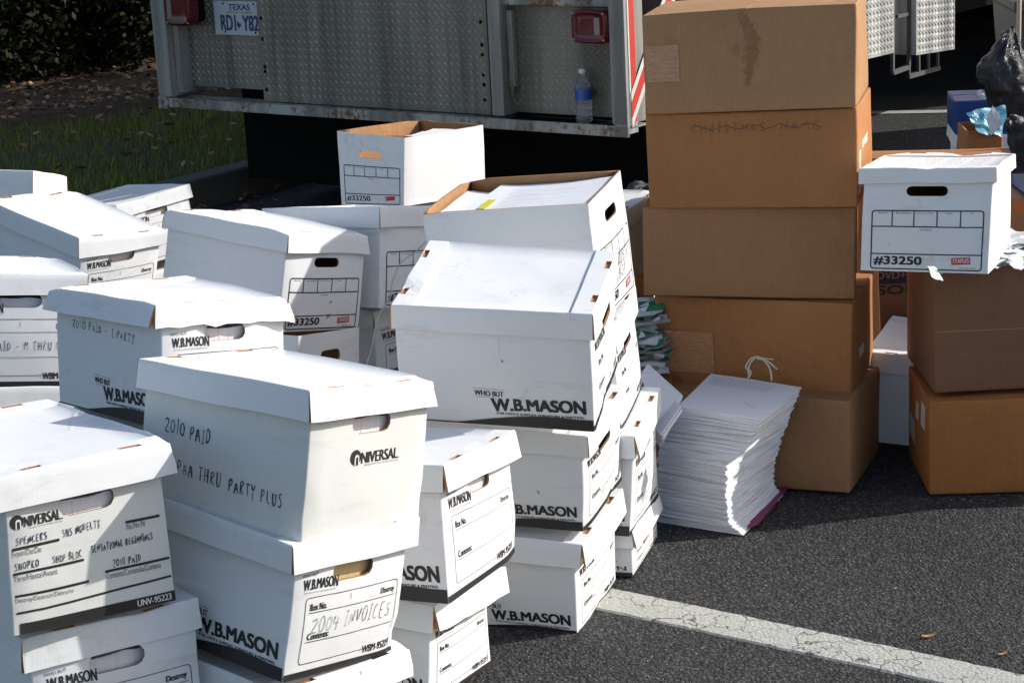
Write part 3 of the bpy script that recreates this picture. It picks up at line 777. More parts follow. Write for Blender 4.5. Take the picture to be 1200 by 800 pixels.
def line_paint():
    k = NT('worn_road_paint')
    v = k.n('ShaderNodeTexVoronoi'); v.feature = 'DISTANCE_TO_EDGE'; v.inputs['Scale'].default_value = 13
    w = k.n('ShaderNodeVectorMath'); w.operation = 'ADD'
    nz = k.n('ShaderNodeTexNoise'); nz.inputs['Scale'].default_value = 30; k.l(k.co.outputs['Object'], nz.inputs['Vector'])
    sc = k.n('ShaderNodeVectorMath'); sc.operation = 'SCALE'; sc.inputs['Scale'].default_value = 0.05
    k.l(nz.outputs['Color'], sc.inputs[0]); k.l(k.co.outputs['Object'], w.inputs[0]); k.l(sc.outputs[0], w.inputs[1])
    k.l(w.outputs[0], v.inputs['Vector'])
    crack = k.ramp(v.outputs['Distance'], [(0.010, (1, 1, 1)), (0.03, (0, 0, 0))])
    part = k.ramp(k.noise(7, 3, .5), [(0.44, (0.1, 0.1, 0.1)), (0.62, (0.9, 0.9, 0.9))])
    m = k.math('MULTIPLY', crack, part)
    holes = k.ramp(k.noise(26, 5, .65), [(0.635, (0, 0, 0)), (0.67, (1, 1, 1))])
    m = k.math('MAXIMUM', m, holes)
    grain = k.ramp(k.noise(160, 4, .7), [(0.3, (0.32, 0.32, 0.29)), (0.7, (0.52, 0.52, 0.475))])
    c = k.mix(m, grain, (0.13, 0.13, 0.12))
    v3 = k.n('ShaderNodeTexVoronoi'); v3.inputs['Scale'].default_value = 110; k.l(k.co.outputs['Object'], v3.inputs['Vector'])
    h = k.math('ADD', k.math('MULTIPLY', m, -1.0), k.math('MULTIPLY', v3.outputs['Distance'], -.5))
    return k.set(c, 0.8, normal=k.bump(h, 0.8, 0.004), spec=0.3)
MAT['line'] = line_paint()
MAT['soil'] = plain('mulch_soil', (0.13, 0.085, 0.055), 0.95, nscale=18, namt=0.7, bump=1.0, bdist=0.03)
MAT['lawn_base'] = plain('lawn_soil', (0.06, 0.07, 0.03), 0.95, nscale=12, namt=0.5, bump=0.8, bdist=0.02)
MAT['kerb'] = plain('kerb_concrete', (0.13, 0.12, 0.105), 0.9, nscale=25, namt=0.4, bump=0.4, bdist=0.004)

S = 400
mesh_obj('ground', [(-S, -S, 0), (S, -S, 0), (S, S, 0), (-S, S, 0)], [(0, 1, 2, 3)], MAT['asphalt'])['kind'] = 'structure'

# painted bay line, ragged edges, runs under the boxes
th = -0.63507; nrm = Vector((-math.sin(th), math.cos(th), 0)); dr = Vector((math.cos(th), math.sin(th), 0)); base = nrm * 3.779
vs, fs = [], []
N = 420
t0, t1 = -2.9, 2.2
for i in range(N + 1):
    t = t0 + (t1 - t0) * i / N
    wob = 0.004 * noise.noise(Vector((t * 2.2, 1, 0)))
    e1 = 0.060 + 0.004 * noise.noise(Vector((t * 25, 0, 0))) + 0.003 * noise.noise(Vector((t * 90, 7, 0)))
    e2 = 0.060 + 0.004 * noise.noise(Vector((t * 25, 9, 0))) + 0.003 * noise.noise(Vector((t * 90, 5, 0)))
    for a, z in ((-e1 - .003, 0.0005), (-e1 + .002, .0045), (0, .0055), (e2 - .002, .0045), (e2 + .003, 0.0005)):
        p = base + dr * t + nrm * (a + wob); p.z = z; vs.append(p)
for i in range(N):
    for k in range(4):
        fs.append((i * 5 + k, (i + 1) * 5 + k, (i + 1) * 5 + k + 1, i * 5 + k + 1))
mesh_obj('road_marking', vs, fs, MAT['line'])['kind'] = 'structure'
# second bay line far back, by the skip
pa, pb = ground_at(1008, 133), ground_at(1128, 131)
d_ = (pb - pa).normalized(); n_ = Vector((-d_.y, d_.x, 0))
pa -= d_ * 2.0; pb += d_ * 2.5
vs = []
for i in range(41):
    q = pa + (pb - pa) * i / 40
    for sg in (-1, 1):
        vs.append(q + n_ * sg * (.05 + .004 * noise.noise(Vector((i * .9, sg, 0)))) + Vector((0, 0, .004)))
mesh_obj('road_marking', vs, [(2 * i, 2 * i + 2, 2 * i + 3, 2 * i + 1) for i in range(40)], MAT['line'])['kind'] = 'structure'

# kerb, lawn and planting bed
ka, kb = ground_at(219, 212, .15), ground_at(286, 197, .15)
kd = Vector((0.58, 0.81, 0)).normalized(); kn = Vector((-kd.y, kd.x, 0))
kerb_root = empty('kerb', (ka.x, ka.y, 0)); kerb_root['kind'] = 'structure'
ko = []
for i in range(-5, 11):
    a0 = i * 0.92; a1 = a0 + 0.912
    mb = MB()
    def xf(v, kd=kd, kn=kn): return kd * v.x + kn * v.y + Vector((0, 0, v.z))
    mb.box((a0, -.01, -.1), (a1, .14, .15 + random.uniform(-.003, .003)), bev=.014, xf=xf)
    o = mb.build('kerb_stone', MAT['kerb'], kerb_root)
def kerb_pt(t, off, z): return Vector((ka.x, ka.y, 0)) + kd * t + kn * off + Vector((0, 0, z))
# lawn sheet
vs, fs = [], []
NX, NY = 40, 30
for i in range(NX + 1):
    for j in range(NY + 1):
        t = -6 + 26 * i / NX; o = .13 + 30 * (j / NY) ** 1.8
        z = .135 + .03 * noise.noise(Vector((t, o, 0))) * min(1, o)
        vs.append(kerb_pt(t, o, z))
for i in range(NX):
    for j in range(NY):
        fs.append((i * (NY + 1) + j, (i + 1) * (NY + 1) + j, (i + 1) * (NY + 1) + j + 1, i * (NY + 1) + j + 1))
mesh_obj('lawn', vs, fs, MAT['lawn_base'], smooth=True)['kind'] = 'structure'
# planting bed: its near edge crosses from (0,150) to (180,112) in view
ba, bb = ground_at(0, 150, .15), ground_at(330, 112, .15)
bd_ = (bb - ba).normalized(); bn_ = Vector((-bd_.y, bd_.x, 0))
vs, fs = [], []
NX, NY = 60, 30
for i in range(NX + 1):
    t = -6 + 16 * i / NX
    for j in range(NY + 1):
        o = 8 * j / NY
        p = ba + bd_ * t + bn_ * (o + .18 * noise.noise(Vector((t * 1.3, 2, 0))))
        p.z = .155 + (.05 * min(1, o * 3)) + .05 * noise.noise(Vector((p.x * 2, p.y * 2, 0))) * min(1, o) if j else .12
        vs.append(p)
for i in range(NX):
    for j in range(NY):
        fs.append((i * (NY + 1) + j, (i + 1) * (NY + 1) + j, (i + 1) * (NY + 1) + j + 1, i * (NY + 1) + j + 1))
mesh_obj('planting_bed', vs, fs, MAT['soil'], smooth=True)['kind'] = 'structure'

def leafmat(name, c1, c2, rough=.6):
    k = NT(name)
    g = k.n('ShaderNodeNewGeometry')
    return k.set(k.ramp(g.outputs['Random Per Island'], [(0, c1), (1, c2)]), rough, spec=.1)
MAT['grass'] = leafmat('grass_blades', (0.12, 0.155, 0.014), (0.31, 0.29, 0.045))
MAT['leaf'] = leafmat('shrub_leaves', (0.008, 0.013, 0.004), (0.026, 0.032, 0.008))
MAT['dead_leaf'] = leafmat('dead_leaves', (0.16, 0.075, 0.035), (0.42, 0.27, 0.16), .8)
MAT['bark'] = plain('bark', (0.10, 0.075, 0.055), 0.9, nscale=20, namt=.6, bump=.8, bdist=.02)

def tri_cloud(name, P, D, U, w, l, mat, kind='stuff', parent=None, quad=False):
    """many blades/leaves: base P, length direction D, side direction U"""
    n = len(P)
    if quad:
        V = np.stack([P, P + D * l[:, None] * .5 + U * w[:, None], P + D * l[:, None], P + D * l[:, None] * .5 - U * w[:, None]], 1).reshape(-1, 3)
        k = 4
    else:
        V = np.stack([P - U * w[:, None], P + U * w[:, None], P + D * l[:, None]], 1).reshape(-1, 3); k = 3
    me = bpy.data.meshes.new(name)
    me.vertices.add(n * k); me.vertices.foreach_set('co', V.ravel())
    me.loops.add(n * k); me.loops.foreach_set('vertex_index', np.arange(n * k))
    me.polygons.add(n); me.polygons.foreach_set('loop_start', np.arange(0, n * k, k))
    me.materials.append(mat); me.update(calc_edges=True); me.validate()
    o = bpy.data.objects.new(name, me); COL.objects.link(o)
    if kind: o['kind'] = kind
    if parent: o.parent = parent
    return o
def rdir(n, up=0.0):
    v = rng.normal(size=(n, 3)); v[:, 2] = np.abs(v[:, 2]) * (1 if up else 1) + up if up else v[:, 2]
    return v / np.linalg.norm(v, axis=1)[:, None]

# grass between kerb and bed (only where it can be seen)
n = 95000
t = rng.uniform(-2.5, 9, n); o = .14 + 5.5 * rng.uniform(0, 1, n) ** 1.2
K0 = np.array([ka.x, ka.y, 0]); KD = np.array(kd); KN = np.array(kn)
P = K0 + t[:, None] * KD + o[:, None] * KN
BA, BD, BN = np.array(ba), np.array(bd_), np.array(bn_)
ob_ = ((P - BA) @ BN)
keep = (ob_ < rng.normal(0.0, .10, n)) & (P[:, 0] > -5.5)
P = P[keep]; n = len(P)
P[:, 2] = .13
D = rdir(n, 1.6); U = np.cross(D, np.array([0, 0, 1.])); U /= np.linalg.norm(U, axis=1)[:, None] + 1e-9
g = tri_cloud('grass', P, D, U, rng.uniform(.0016, .0035, n), rng.uniform(.03, .085, n), MAT['grass'])
tag(g, 'short dark green lawn grass behind the kerb in shade', 'grass')
# fallen leaves on the lawn and bed
def leaf_litter(n, fn, lab, s0=.02, s1=.055):
    P = fn(n)
    D = rdir(n); D[:, 2] = rng.uniform(-.1, .35, n); D /= np.linalg.norm(D, axis=1)[:, None]
    U = np.cross(D, np.array([0, 0, 1.]) + rng.normal(0, .3, (n, 3))); U /= np.linalg.norm(U, axis=1)[:, None]
    l = rng.uniform(s0, s1, n)
    o = tri_cloud('fallen_leaves', P, D, U, l * .38, l, MAT['dead_leaf'], quad=True)
    return tag(o, lab, 'leaves')
def lawn_pts(n):
    t = rng.uniform(-2, 5, n); o = .1 + 4 * rng.uniform(0, 1, n)
    P = K0 + t[:, None] * KD + o[:, None] * KN; P[:, 2] = .165 + rng.uniform(0, .03, n); return P
def bed_pts(n):
    P = BA + rng.uniform(-3, 6, n)[:, None] * BD + (5 * rng.uniform(0, 1, n) ** 1.5)[:, None] * BN
    P[:, 2] = .21 + rng.uniform(0, .03, n); return P
leaf_litter(420, lawn_pts, 'dry brown fallen leaves scattered over the lawn', .03, .075)
leaf_litter(9000, bed_pts, 'dry fallen leaves covering the soil under the shrubs')
def gutter_pts(n):
    t = rng.uniform(-1.5, 2.5, n); o = -.02 - rng.exponential(.10, n)
    P = K0 + t[:, None] * KD + o[:, None] * KN; P[:, 2] = .008 + rng.uniform(0, .015, n); return P
leaf_litter(130, gutter_pts, 'dry brown leaves caught along the foot of the kerb', .03, .06)

# shrubs behind the lawn, and trees added to shade them and the background
def shrub(c, rx, ry, h, n, lab, seed, group=None, name='shrub', cat='shrub'):
    e = empty(name, c, None, lab, cat, group)
    r = np.random.default_rng(seed)
    mb = MB()
    R = random.Random(seed)
    for i in range(9):
        a = R.uniform(0, 6.28); L = R.uniform(.6, .95)
        top = Vector((math.cos(a) * rx * .7 * L, math.sin(a) * ry * .7 * L, h * L))
        mb.tube([Vector((math.cos(a) * .06, math.sin(a) * .06, 0)), top * .45 + Vector((0, 0, .05)), top], [.022, .014, .005], 6)
    mb.build('stem', MAT['bark'], e)
    nc = 60
    cc = r.normal(size=(nc, 3)); cc /= np.linalg.norm(cc, axis=1)[:, None]; cc *= r.uniform(.45, 1, (nc, 1)) ** .5
    cc[:, 2] = np.abs(cc[:, 2])
    C = cc * [rx, ry, h * .9] + [0, 0, .12]
    idx = r.integers(0, nc, n)
    P = C[idx] + r.normal(0, .14, (n, 3)) * [1, 1, .8]
    P[:, 2] = np.maximum(P[:, 2], .03)
    D = r.normal(size=(n, 3)); D[:, 2] += .3; D /= np.linalg.norm(D, axis=1)[:, None]
    U = np.cross(D, r.normal(size=(n, 3))); U /= np.linalg.norm(U, axis=1)[:, None]
    l = r.uniform(.035, .075, n)
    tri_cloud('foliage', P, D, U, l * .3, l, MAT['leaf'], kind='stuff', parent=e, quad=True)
    return e
for i, (u, w, rx, h, lab) in enumerate([(-70, 125, .9, 1.3, 'dark green shrub at the far left edge of the planting bed'),
                                       (20, 112, .95, 1.5, 'dense dark shrub at the left of the bed, second from the left edge'),
                                       (110, 98, .85, 1.5, 'dark leafy shrub behind the lawn, just left of the truck'),
                                       (205, 80, .9, 1.6, 'dark shrub partly hidden behind the left corner of the truck')]):
    c = ground_at(u, w - 18, .15)
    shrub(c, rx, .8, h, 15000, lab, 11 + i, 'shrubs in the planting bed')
def shade_tree(c, h, r0, lab, seed, crown=2.6, n=9000):
    e = empty('shade_tree', c, None, lab, 'shade_tree', 'trees added behind the shrubs for shade')
    R = random.Random(seed); r = np.random.default_rng(seed)
    mb = MB()
    pts = [Vector((0, 0, 0)), Vector((.05, .03, h * .3)), Vector((-.05, .08, h * .6)), Vector((.05, 0, h))]
    mb.tube(pts, [r0 * 1.3, r0, r0 * .7, r0 * .2], 12)
    mb.build('trunk', MAT['bark'], e)
    tips = []
    mb = MB()
    for i in range(16):
        a = R.uniform(0, 6.28); z = R.uniform(.25, .95) * h; L = crown * R.uniform(.5, 1.0) * (1.1 - .4 * z / h)
        tip = Vector((math.cos(a) * L, math.sin(a) * L, z + L * .35)); tips.append(tip)
        mb.tube([Vector((0, 0, z)), tip * .5 + Vector((0, 0, z * .5 + .1)), tip], [r0 * .35, r0 * .2, .015], 6)
    mb.build('limbs', MAT['bark'], e)
    T = np.array([tuple(t) for t in tips])
    P = T[r.integers(0, len(tips), n)] * r.uniform(.55, 1.05, (n, 1)) ** .5 + r.normal(0, .45, (n, 3))
    P[:, 2] = np.maximum(P[:, 2], h * .22)
    D = r.normal(size=(n, 3)); D /= np.linalg.norm(D, axis=1)[:, None]
    U = np.cross(D, r.normal(size=(n, 3))); U /= np.linalg.norm(U, axis=1)[:, None]
    l = r.uniform(.09, .2, n)
    tri_cloud('crown', P, D, U, l * .35, l, MAT['leaf'], kind='stuff', parent=e, quad=True)
shade_tree((-5.6, 15.3, .1), 6.0, .15, 'tree added to block skylight over the shrubs at the far left', 8, 3.4, 16000)
shade_tree((-3.2, 16.0, .1), 6.5, .16, 'tree added to block skylight over the shrubs just left of the truck', 9, 3.4, 16000)
shade_tree((-6.4, 18.5, .1), 6.5, .16, 'tree added to shade the background behind the shrubs at the left', 3)
shade_tree((-2.6, 18.5, .1), 7.0, .18, 'tree added to shade the background behind the shrubs, beyond the truck', 5)

# loose grit on the asphalt in front
n = 2600
P = np.stack([rng.uniform(-.2, 1.9, n), rng.uniform(3.7, 5.2, n), np.zeros(n) + .001], 1)
V, Fc = [], []
for q in P:
    r_ = rng.uniform(.0008, .0028); b = len(V)
    for k_i in range(4):
        a_ = k_i * math.pi / 2 + rng.uniform(0, .8); V.append((q[0] + r_ * math.cos(a_), q[1] + r_ * math.sin(a_), .001))
    V.append((q[0], q[1], .001 + r_ * 1.1))
    Fc += [(b, b + 1, b + 4), (b + 1, b + 2, b + 4), (b + 2, b + 3, b + 4), (b + 3, b, b + 4)]
MAT['grit'] = leafmat('grit', (0.10, 0.095, 0.09), (0.34, 0.30, 0.24), .85)
tag(mesh_obj('grit', V, Fc, MAT['grit']), 'fine loose grit on the sunlit asphalt', 'grit', None, 'stuff')
# ------------------------------------------------------------------ the truck
EX = Vector((0.791804, -0.610775, 0)); NY_ = Vector((0.610775, 0.791804, 0)); TA = Vector((-1.534, 9.426, 0))
def rearpt(u, w, y=0.0):
    d = at(u, w, 1) - Vector((0, 0, CAM_H)); o = TA + NY_ * y
    t = (o - Vector((0, 0, CAM_H))).dot(NY_) / d.dot(NY_)
    P = Vector((0, 0, CAM_H)) + d * t
    return (P - TA).dot(EX), P.z
TW = 2.545
def sidept(u, w, x=TW):
    d = at(u, w, 1) - Vector((0, 0, CAM_H)); o = TA + EX * x
    t = (o - Vector((0, 0, CAM_H))).dot(EX) / d.dot(EX)
    P = Vector((0, 0, CAM_H)) + d * t
    return (P - TA).dot(NY_), P.z

def worn_metal(name, base, rust, rough=.5, metal=.0, streak=True, ramt=(.60, .72)):
    k = NT(name)
    n1 = k.noise(4, 6, .65); n2 = k.noise(40, 5, .6)
    st = k.noise(1.0, 4, .6, None, .2, (9, 9, .7))
    c = k.mix(k.ramp(st, [(.40, (0, 0, 0)), (.62, (.9, .9, .9))]), base, tuple(x * .42 for x in base))
    m = k.ramp(k.math('MULTIPLY', k.math('ADD', n1, n2), .5), [(ramt[0], (0, 0, 0)), (ramt[1], (1, 1, 1))])
    c = k.mix(m, c, rust)
    return k.set(c, rough, metal, k.bump(n2, .3, .002))
MAT['tread_plate'] = worn_metal('aluminium_tread_plate', (0.23, 0.205, 0.165), (0.11, 0.065, 0.035), .5, .25, ramt=(.66, .8))
MAT['tread_top'] = worn_metal('worn_tread_tops', (0.52, 0.48, 0.39), (0.20, 0.13, 0.08), .4, .4, ramt=(.66, .8))
MAT['tread_bright'] = worn_metal('bright_tread_plate', (0.60, 0.60, 0.58), (0.35, 0.30, 0.2), .42, .45, ramt=(.7, .85))
MAT['frame_paint'] = worn_metal('worn_grey_paint', (0.34, 0.325, 0.285), (0.16, 0.075, 0.03), .5, ramt=(.58, .66))
MAT['bar_paint'] = worn_metal('rusty_white_paint', (0.42, 0.40, 0.35), (0.17, 0.075, 0.03), .6, ramt=(.50, .57))
MAT['box_paint'] = worn_metal('white_truck_paint', (0.55, 0.55, 0.53), (0.2, 0.14, 0.09), .4, ramt=(.66, .8))
MAT['black'] = plain('black_rubber', (0.007, 0.007, 0.007), .95, nscale=40, namt=.4, spec=.08)
MAT['dull_steel'] = plain('dull_steel', (0.10, 0.095, 0.085), .7)
MAT['chassis'] = plain('chassis_steel', (0.008, 0.008, 0.008), .95, spec=.08)
MAT['red_lens'] = plain('red_lens', (0.11, 0.004, 0.007), .22, nscale=200, namt=.2)
MAT['clear_lens'] = plain('clear_lens', (0.30, 0.22, 0.2), .2)
MAT['reflect_red'] = plain('red_reflective_tape', (0.65, 0.05, 0.04), .4)
MAT['reflect_white'] = plain('white_reflective_tape', (0.75, 0.73, 0.66), .4)
MAT['plate_white'] = plain('plate_white', (0.50, 0.53, 0.56), .4, nscale=60, namt=.1)
MAT['plate_blue'] = plain('plate_blue', (0.03, 0.05, 0.16), .4)
MAT['plate_red'] = plain('plate_red', (0.6, 0.08, 0.06), .4)
MAT['chrome'] = plain('steel', (0.5, 0.5, 0.5), .3, .9)

truck = empty('service_truck', TA, (0, 0, math.atan2(EX.y, EX.x)),
              'truck with a rusty tread plate rear, red tail lights and a Texas licence plate', 'truck')
def tread(name, orig, ax, ay, w, h, nrm_, pitch, mat, parent, ln=.011, wd=.0036, ht=.0016, skip=None):
    """raised lozenges on a plate, alternately slanted"""
    V, Fc = [], []
    n_ = int((w + h) / pitch) + 2
    for i in range(0, n_):
        for j in range(-n_, n_):
            for q in (0,):
                for r_ in (0,):
                    ccx = (i - j) * pitch * .7071; ccy = (i + j) * pitch * .7071
                    a = math.radians(45 if (i + j) % 2 else -45)
                    if ccx > w - .01 or ccy > h - .01 or ccx < .01 or ccy < .01: continue
                    ca, sa = math.cos(a), math.sin(a)
                    b = len(V)
                    for (x, y, z) in ((-ln, 0, 0), (0, -wd, 0), (ln, 0, 0), (0, wd, 0), (-ln * .45, 0, ht), (ln * .45, 0, ht)):
                        X = ccx + x * ca - y * sa; Y = ccy + x * sa + y * ca
                        V.append(orig + ax * X + ay * Y + nrm_ * z)
                    Fc += [(b, b + 1, b + 4), (b + 1, b + 2, b + 5), (b + 1, b + 5, b + 4), (b + 2, b + 3, b + 5), (b + 3, b, b + 4), (b + 3, b + 4, b + 5)]
    o = mesh_obj(name, V, Fc, mat, None, parent)
    o['kind'] = 'stuff'
    return o
X_, Y_, Z_ = Vector((1, 0, 0)), Vector((0, 1, 0)), Vector((0, 0, 1))
def rear_panel(x0, x1, z0, z1, y, mat='tread_plate', rivets=()):
    mb = MB(); mb.box((x0, y, z0), (x1, y + .006, z1))
    p = mb.build('tread_panel', MAT[mat], truck)
    tread('raised_tread', Vector((x0, y, z0)), X_, Z_, x1 - x0, min(z1, 1.35) - z0, -Y_, .0235, MAT['tread_top'], p, ln=.0138, wd=.0036, ht=.0030)
    if rivets:
        mb = MB()
        for (rx, rz) in rivets:
            mb.lathe([(.0, -.004), (.007, -.003), (.009, 0)], 8, xf=lambda v, rx=rx, rz=rz: Vector((rx + v.x, y + v.z, rz + v.y)))
        r = mb.build('rivets', MAT['chassis'], p)
    return p
YP_ = .10
ZT = 1.6
xl0 = rearpt(206, 60, YP_)[0]; xl1 = rearpt(318, 60, YP_)[0]
zl = rearpt(250, 102, YP_)[1]
rear_panel(xl0, xl1, zl, ZT, YP_, rivets=[(xl0 + .03, zl + .1), (xl0 + .03, zl + .3)])
YM = .075
xm0 = rearpt(305, 60, YM)[0]; xm1 = rearpt(572, 60, YM)[0]; zm = rearpt(450, 127, YM)[1]
rear_panel(xm0, xm1, zm, ZT, YM, rivets=[(xm0 + .02, zm + k) for k in (.05, .13, .15, .27, .36)] + [(xm1 - .03, zm + k) for k in (.06, .12, .16, .24, .28, .37)])
xr0 = rearpt(588, 60, YP_)[0]; xr1 = rearpt(721, 60, YP_)[0]; zr = rearpt(655, 134, YP_)[1]
zrt = rearpt(655, 6, YP_)[1]
rear_panel(xr0, xr1, zr, zrt, YP_)
mb = MB(); mb.box((xr0 - .03, .055, zrt), (xr1 + .02, .12, zrt + .05), bev=.004); mb.build('cross_rail', MAT['bar_paint'], truck)
mb = MB(); mb.box((xr0, .101, zrt + .05), (xr1, .11, ZT)); mb.build('upper_panel', MAT['frame_paint'], truck)
# posts
def post(x0, x1, y0, z0, mat='frame_paint', y1=.13):
    mb = MB(); mb.box((x0, y0, z0), (x1, y1, ZT), bev=.003); return mb.build('corner_post', MAT[mat], truck)
post(.0, .085, .0, .586)
post(.088, .125, .035, .60)
xp0 = rearpt(573, 60, .03)[0]; xp1 = rearpt(587, 60, .03)[0]
post(xp0, xp1, .03, .586)
post(2.475, TW - .001, 0, .586)
mb = MB(); mb.box((xp1 + .004, .07, .70), (xp1 + .03, .095, 1.0)); mb.tube([(xp1 + .018, .07, .66), (xp1 + .018, .07, .95)], .006); mb.build('door_latch', MAT['frame_paint'], truck)
# the bar / step
mb = MB()
N = 60
vs = []
mb.box((0, .0, .538), (TW, .012, .580), bev=.002)
mb.box((0, .012, .568), (TW, .14, .574))
mb.box((-.004, -.004, .530), (.06, .14, .586), bev=.002)
bar = mb.build('rear_step', MAT['bar_paint'], truck)
mb = MB()
for i in range(50):
    x = 1.95 + i * .0105
    mb.box((x, .018, .574), (x + .005, .11, .578))
mb.build('step_grip', MAT['chassis'], truck)
# tail lights
def tail_light(x0, x1, z0, z1, lens_side=1):
    mb = MB(); mb.box((x0 + .014, .02, z0 + .014), (x1 - .014, YP_, z1 - .014), bev=.012)
    b = mb.build('tail_light', MAT['black'], truck)
    mb = MB()
    cx_, cz_, hw_, hh_ = (x0 + x1) / 2, (z0 + z1) / 2, (x1 - x0) / 2, (z1 - z0) / 2
    def ring(k_, y_):
        out = []
        for q in range(32):
            t = 2 * math.pi * q / 32; c_, s_ = math.cos(t), math.sin(t)
            out.append(Vector((cx_ + hw_ * k_ * math.copysign(abs(c_) ** .42, c_), y_, cz_ + hh_ * k_ * math.copysign(abs(s_) ** .42, s_))))
        return out
    R0 = [ring(1.0, .04), ring(1.0, -.002), ring(.97, -.012), ring(.90, -.018), ring(.82, -.019), ring(.80, -.0175), ring(.4, -.0185)]
    V_ = [v_ for r_ in R0 for v_ in r_]
    mb.add(V_, [(i * 32 + q, i * 32 + (q + 1) % 32, (i + 1) * 32 + (q + 1) % 32, (i + 1) * 32 + q) for i in range(6) for q in range(32)] + [tuple(6 * 32 + q for q in range(32))], 0, True)
    mb.build('red_lens', MAT['red_lens'], b)
    mb = MB()
    xa = x1 - .055 if lens_side > 0 else x0 + .025
    mb.box((xa, -.0205, z0 + .035), (xa + .026, -.016, z1 - .03), bev=.002)
    mb.build('reverse_lens', MAT['clear_lens'], b)
    mb = MB()
    for rx in (x0 + .016, x1 - .016):
        for rz in (z0 + .016, z1 - .016):
            mb.lathe([(0, -.021), (.004, -.020), (.005, -.014)], 8, xf=lambda v, rx=rx, rz=rz: Vector((rx + v.x, v.z, rz + v.y)))
    mb.build('screws', MAT['chrome'], b)
    return b
a = rearpt(667, 11, -.018); b = rearpt(711, 53, -.018)
tail_light(a[0], b[0], b[1], a[1])
c = rearpt(193, 31, -.018); d = rearpt(223, 31, -.018)
tail_light(c[0], d[0] + .0, c[1], c[1] + .178, -1)
# licence plate
px0, pz1 = rearpt(249.5, 1, .088); pz0 = rearpt(250, 40.5, .088)[1]
mb = MB(); mb.box((px0, .088, pz0), (px0 + .305, .091, pz1), bev=.0012)
plate = mb.build('licence_plate', MAT['plate_white'], truck)
def psurf(a, b_, out=0): return Vector((px0 + a * .305, .088 - out, pz0 + b_ * (pz1 - pz0)))
p = Print(psurf, .305, pz1 - pz0, .0006)
p.text('TEXAS', .30, .74, w=.42, h=.17, bold=.05)
p.text('APPORTIONED', .25, .63, w=.52, h=.085, mi=1)
p.text('RD1', .13, .14, w=.29, h=.44, bold=.04)
p.text('Y82', .56, .14, w=.31, h=.44, bold=.04)
p.poly([(.455, .42), (.475, .42), (.475, .36), (.53, .35), (.52, .27), (.495, .24), (.485, .18), (.465, .24), (.44, .30)], [tuple(range(9))])
for (aa, bb_) in ((.2, .92), (.8, .92), (.2, .09), (.8, .09)):
    p.poly([(aa + .018 * math.cos(t), bb_ + .036 * math.sin(t)) for t in [k * math.pi / 4 for k in range(8)]], [tuple(range(8))], 2)
p.build('plate_lettering', mats('plate_blue', 'plate_red', 'black'), plate)
# reflective tape on the side face of the rear post, and the skirt's tape
def quad_part(name, pts, mat, thick=.002, parent=None):
    n_ = (pts[1] - pts[0]).cross(pts[3] - pts[0]).normalized() * thick
    V = pts + [q + n_ for q in pts]
    return mesh_obj(name, V, [(0, 1, 2, 3)[::-1], (4, 5, 6, 7), (0, 1, 5, 4), (1, 2, 6, 5), (2, 3, 7, 6), (3, 0, 4, 7)], mat, None, parent or truck)
sx = TW + .0005
mb = MB(); mb.box((TW - .06, 0.001, .55), (TW, .072, ZT + 1.2)); mb.build('side_post', MAT['box_paint'], truck)
quad_part('reflective_tape', [Vector((sx, .030, .585)), Vector((sx, .066, .595)), Vector((sx, .066, 1.6)), Vector((sx, .030, 1.6))], MAT['reflect_red'])
quad_part('reflective_tape', [Vector((sx, .020, .58)), Vector((sx, .029, .585)), Vector((sx, .029, 1.6)), Vector((sx, .020, 1.6))], MAT['reflect_white'])
# sloping lower skirt rail with striped tape
r0 = sidept(740, 152, TW); r1 = sidept(765, 60, TW)
V0 = [Vector((TW - .05, r0[0] + .02, .545)), Vector((TW - .05, .62, .60)), Vector((TW - .05, .62, .80)), Vector((TW - .05, r0[0] + .04, .60))]
def strip(t0, z0, t1, z1, wd, x, mat, name='reflective_tape'):
    quad_part(name, [Vector((x, t0, z0)), Vector((x, t1, z1)), Vector((x, t1, z1 + wd)), Vector((x, t0, z0 + wd))], mat)
ta, za = sidept(741, 150, TW + .004); tb, zb = sidept(759, 96, TW + .004)
sl = (zb - za) / (tb - ta)
def sk(t): return za + sl * (t - ta)
strip(ta, sk(ta), ta + .35, sk(ta + .35), .135, TW + .001, MAT['chassis'], 'skirt_rail')
strip(ta, sk(ta) , ta + .35, sk(ta + .35), .035, TW + .0036, MAT['reflect_white'])
strip(ta, sk(ta) + .036, ta + .35, sk(ta + .35) + .036, .062, TW + .0036, MAT['reflect_red'])
strip(ta, sk(ta) + .099, ta + .35, sk(ta + .35) + .099, .035, TW + .0036, MAT['reflect_white'])
# cargo body
mb = MB(); mb.box((.03, .135, 1.28), (TW - .01, 6.6, 3.3), bev=.02); mb.build('cargo_body', MAT['box_paint'], truck)
mb = MB(); mb.box((.45, .5, .75), (TW - .45, 6.4, 1.28)); mb.box((1.0, .9, .42), (1.5, 2.2, .75)); mb.build('chassis', MAT['chassis'], truck)
mb = MB(); mb.box((xl1 + .02, .16, .60), (TW - .09, .5, 1.28)); mb.build('rear_locker', MAT['chassis'], truck)
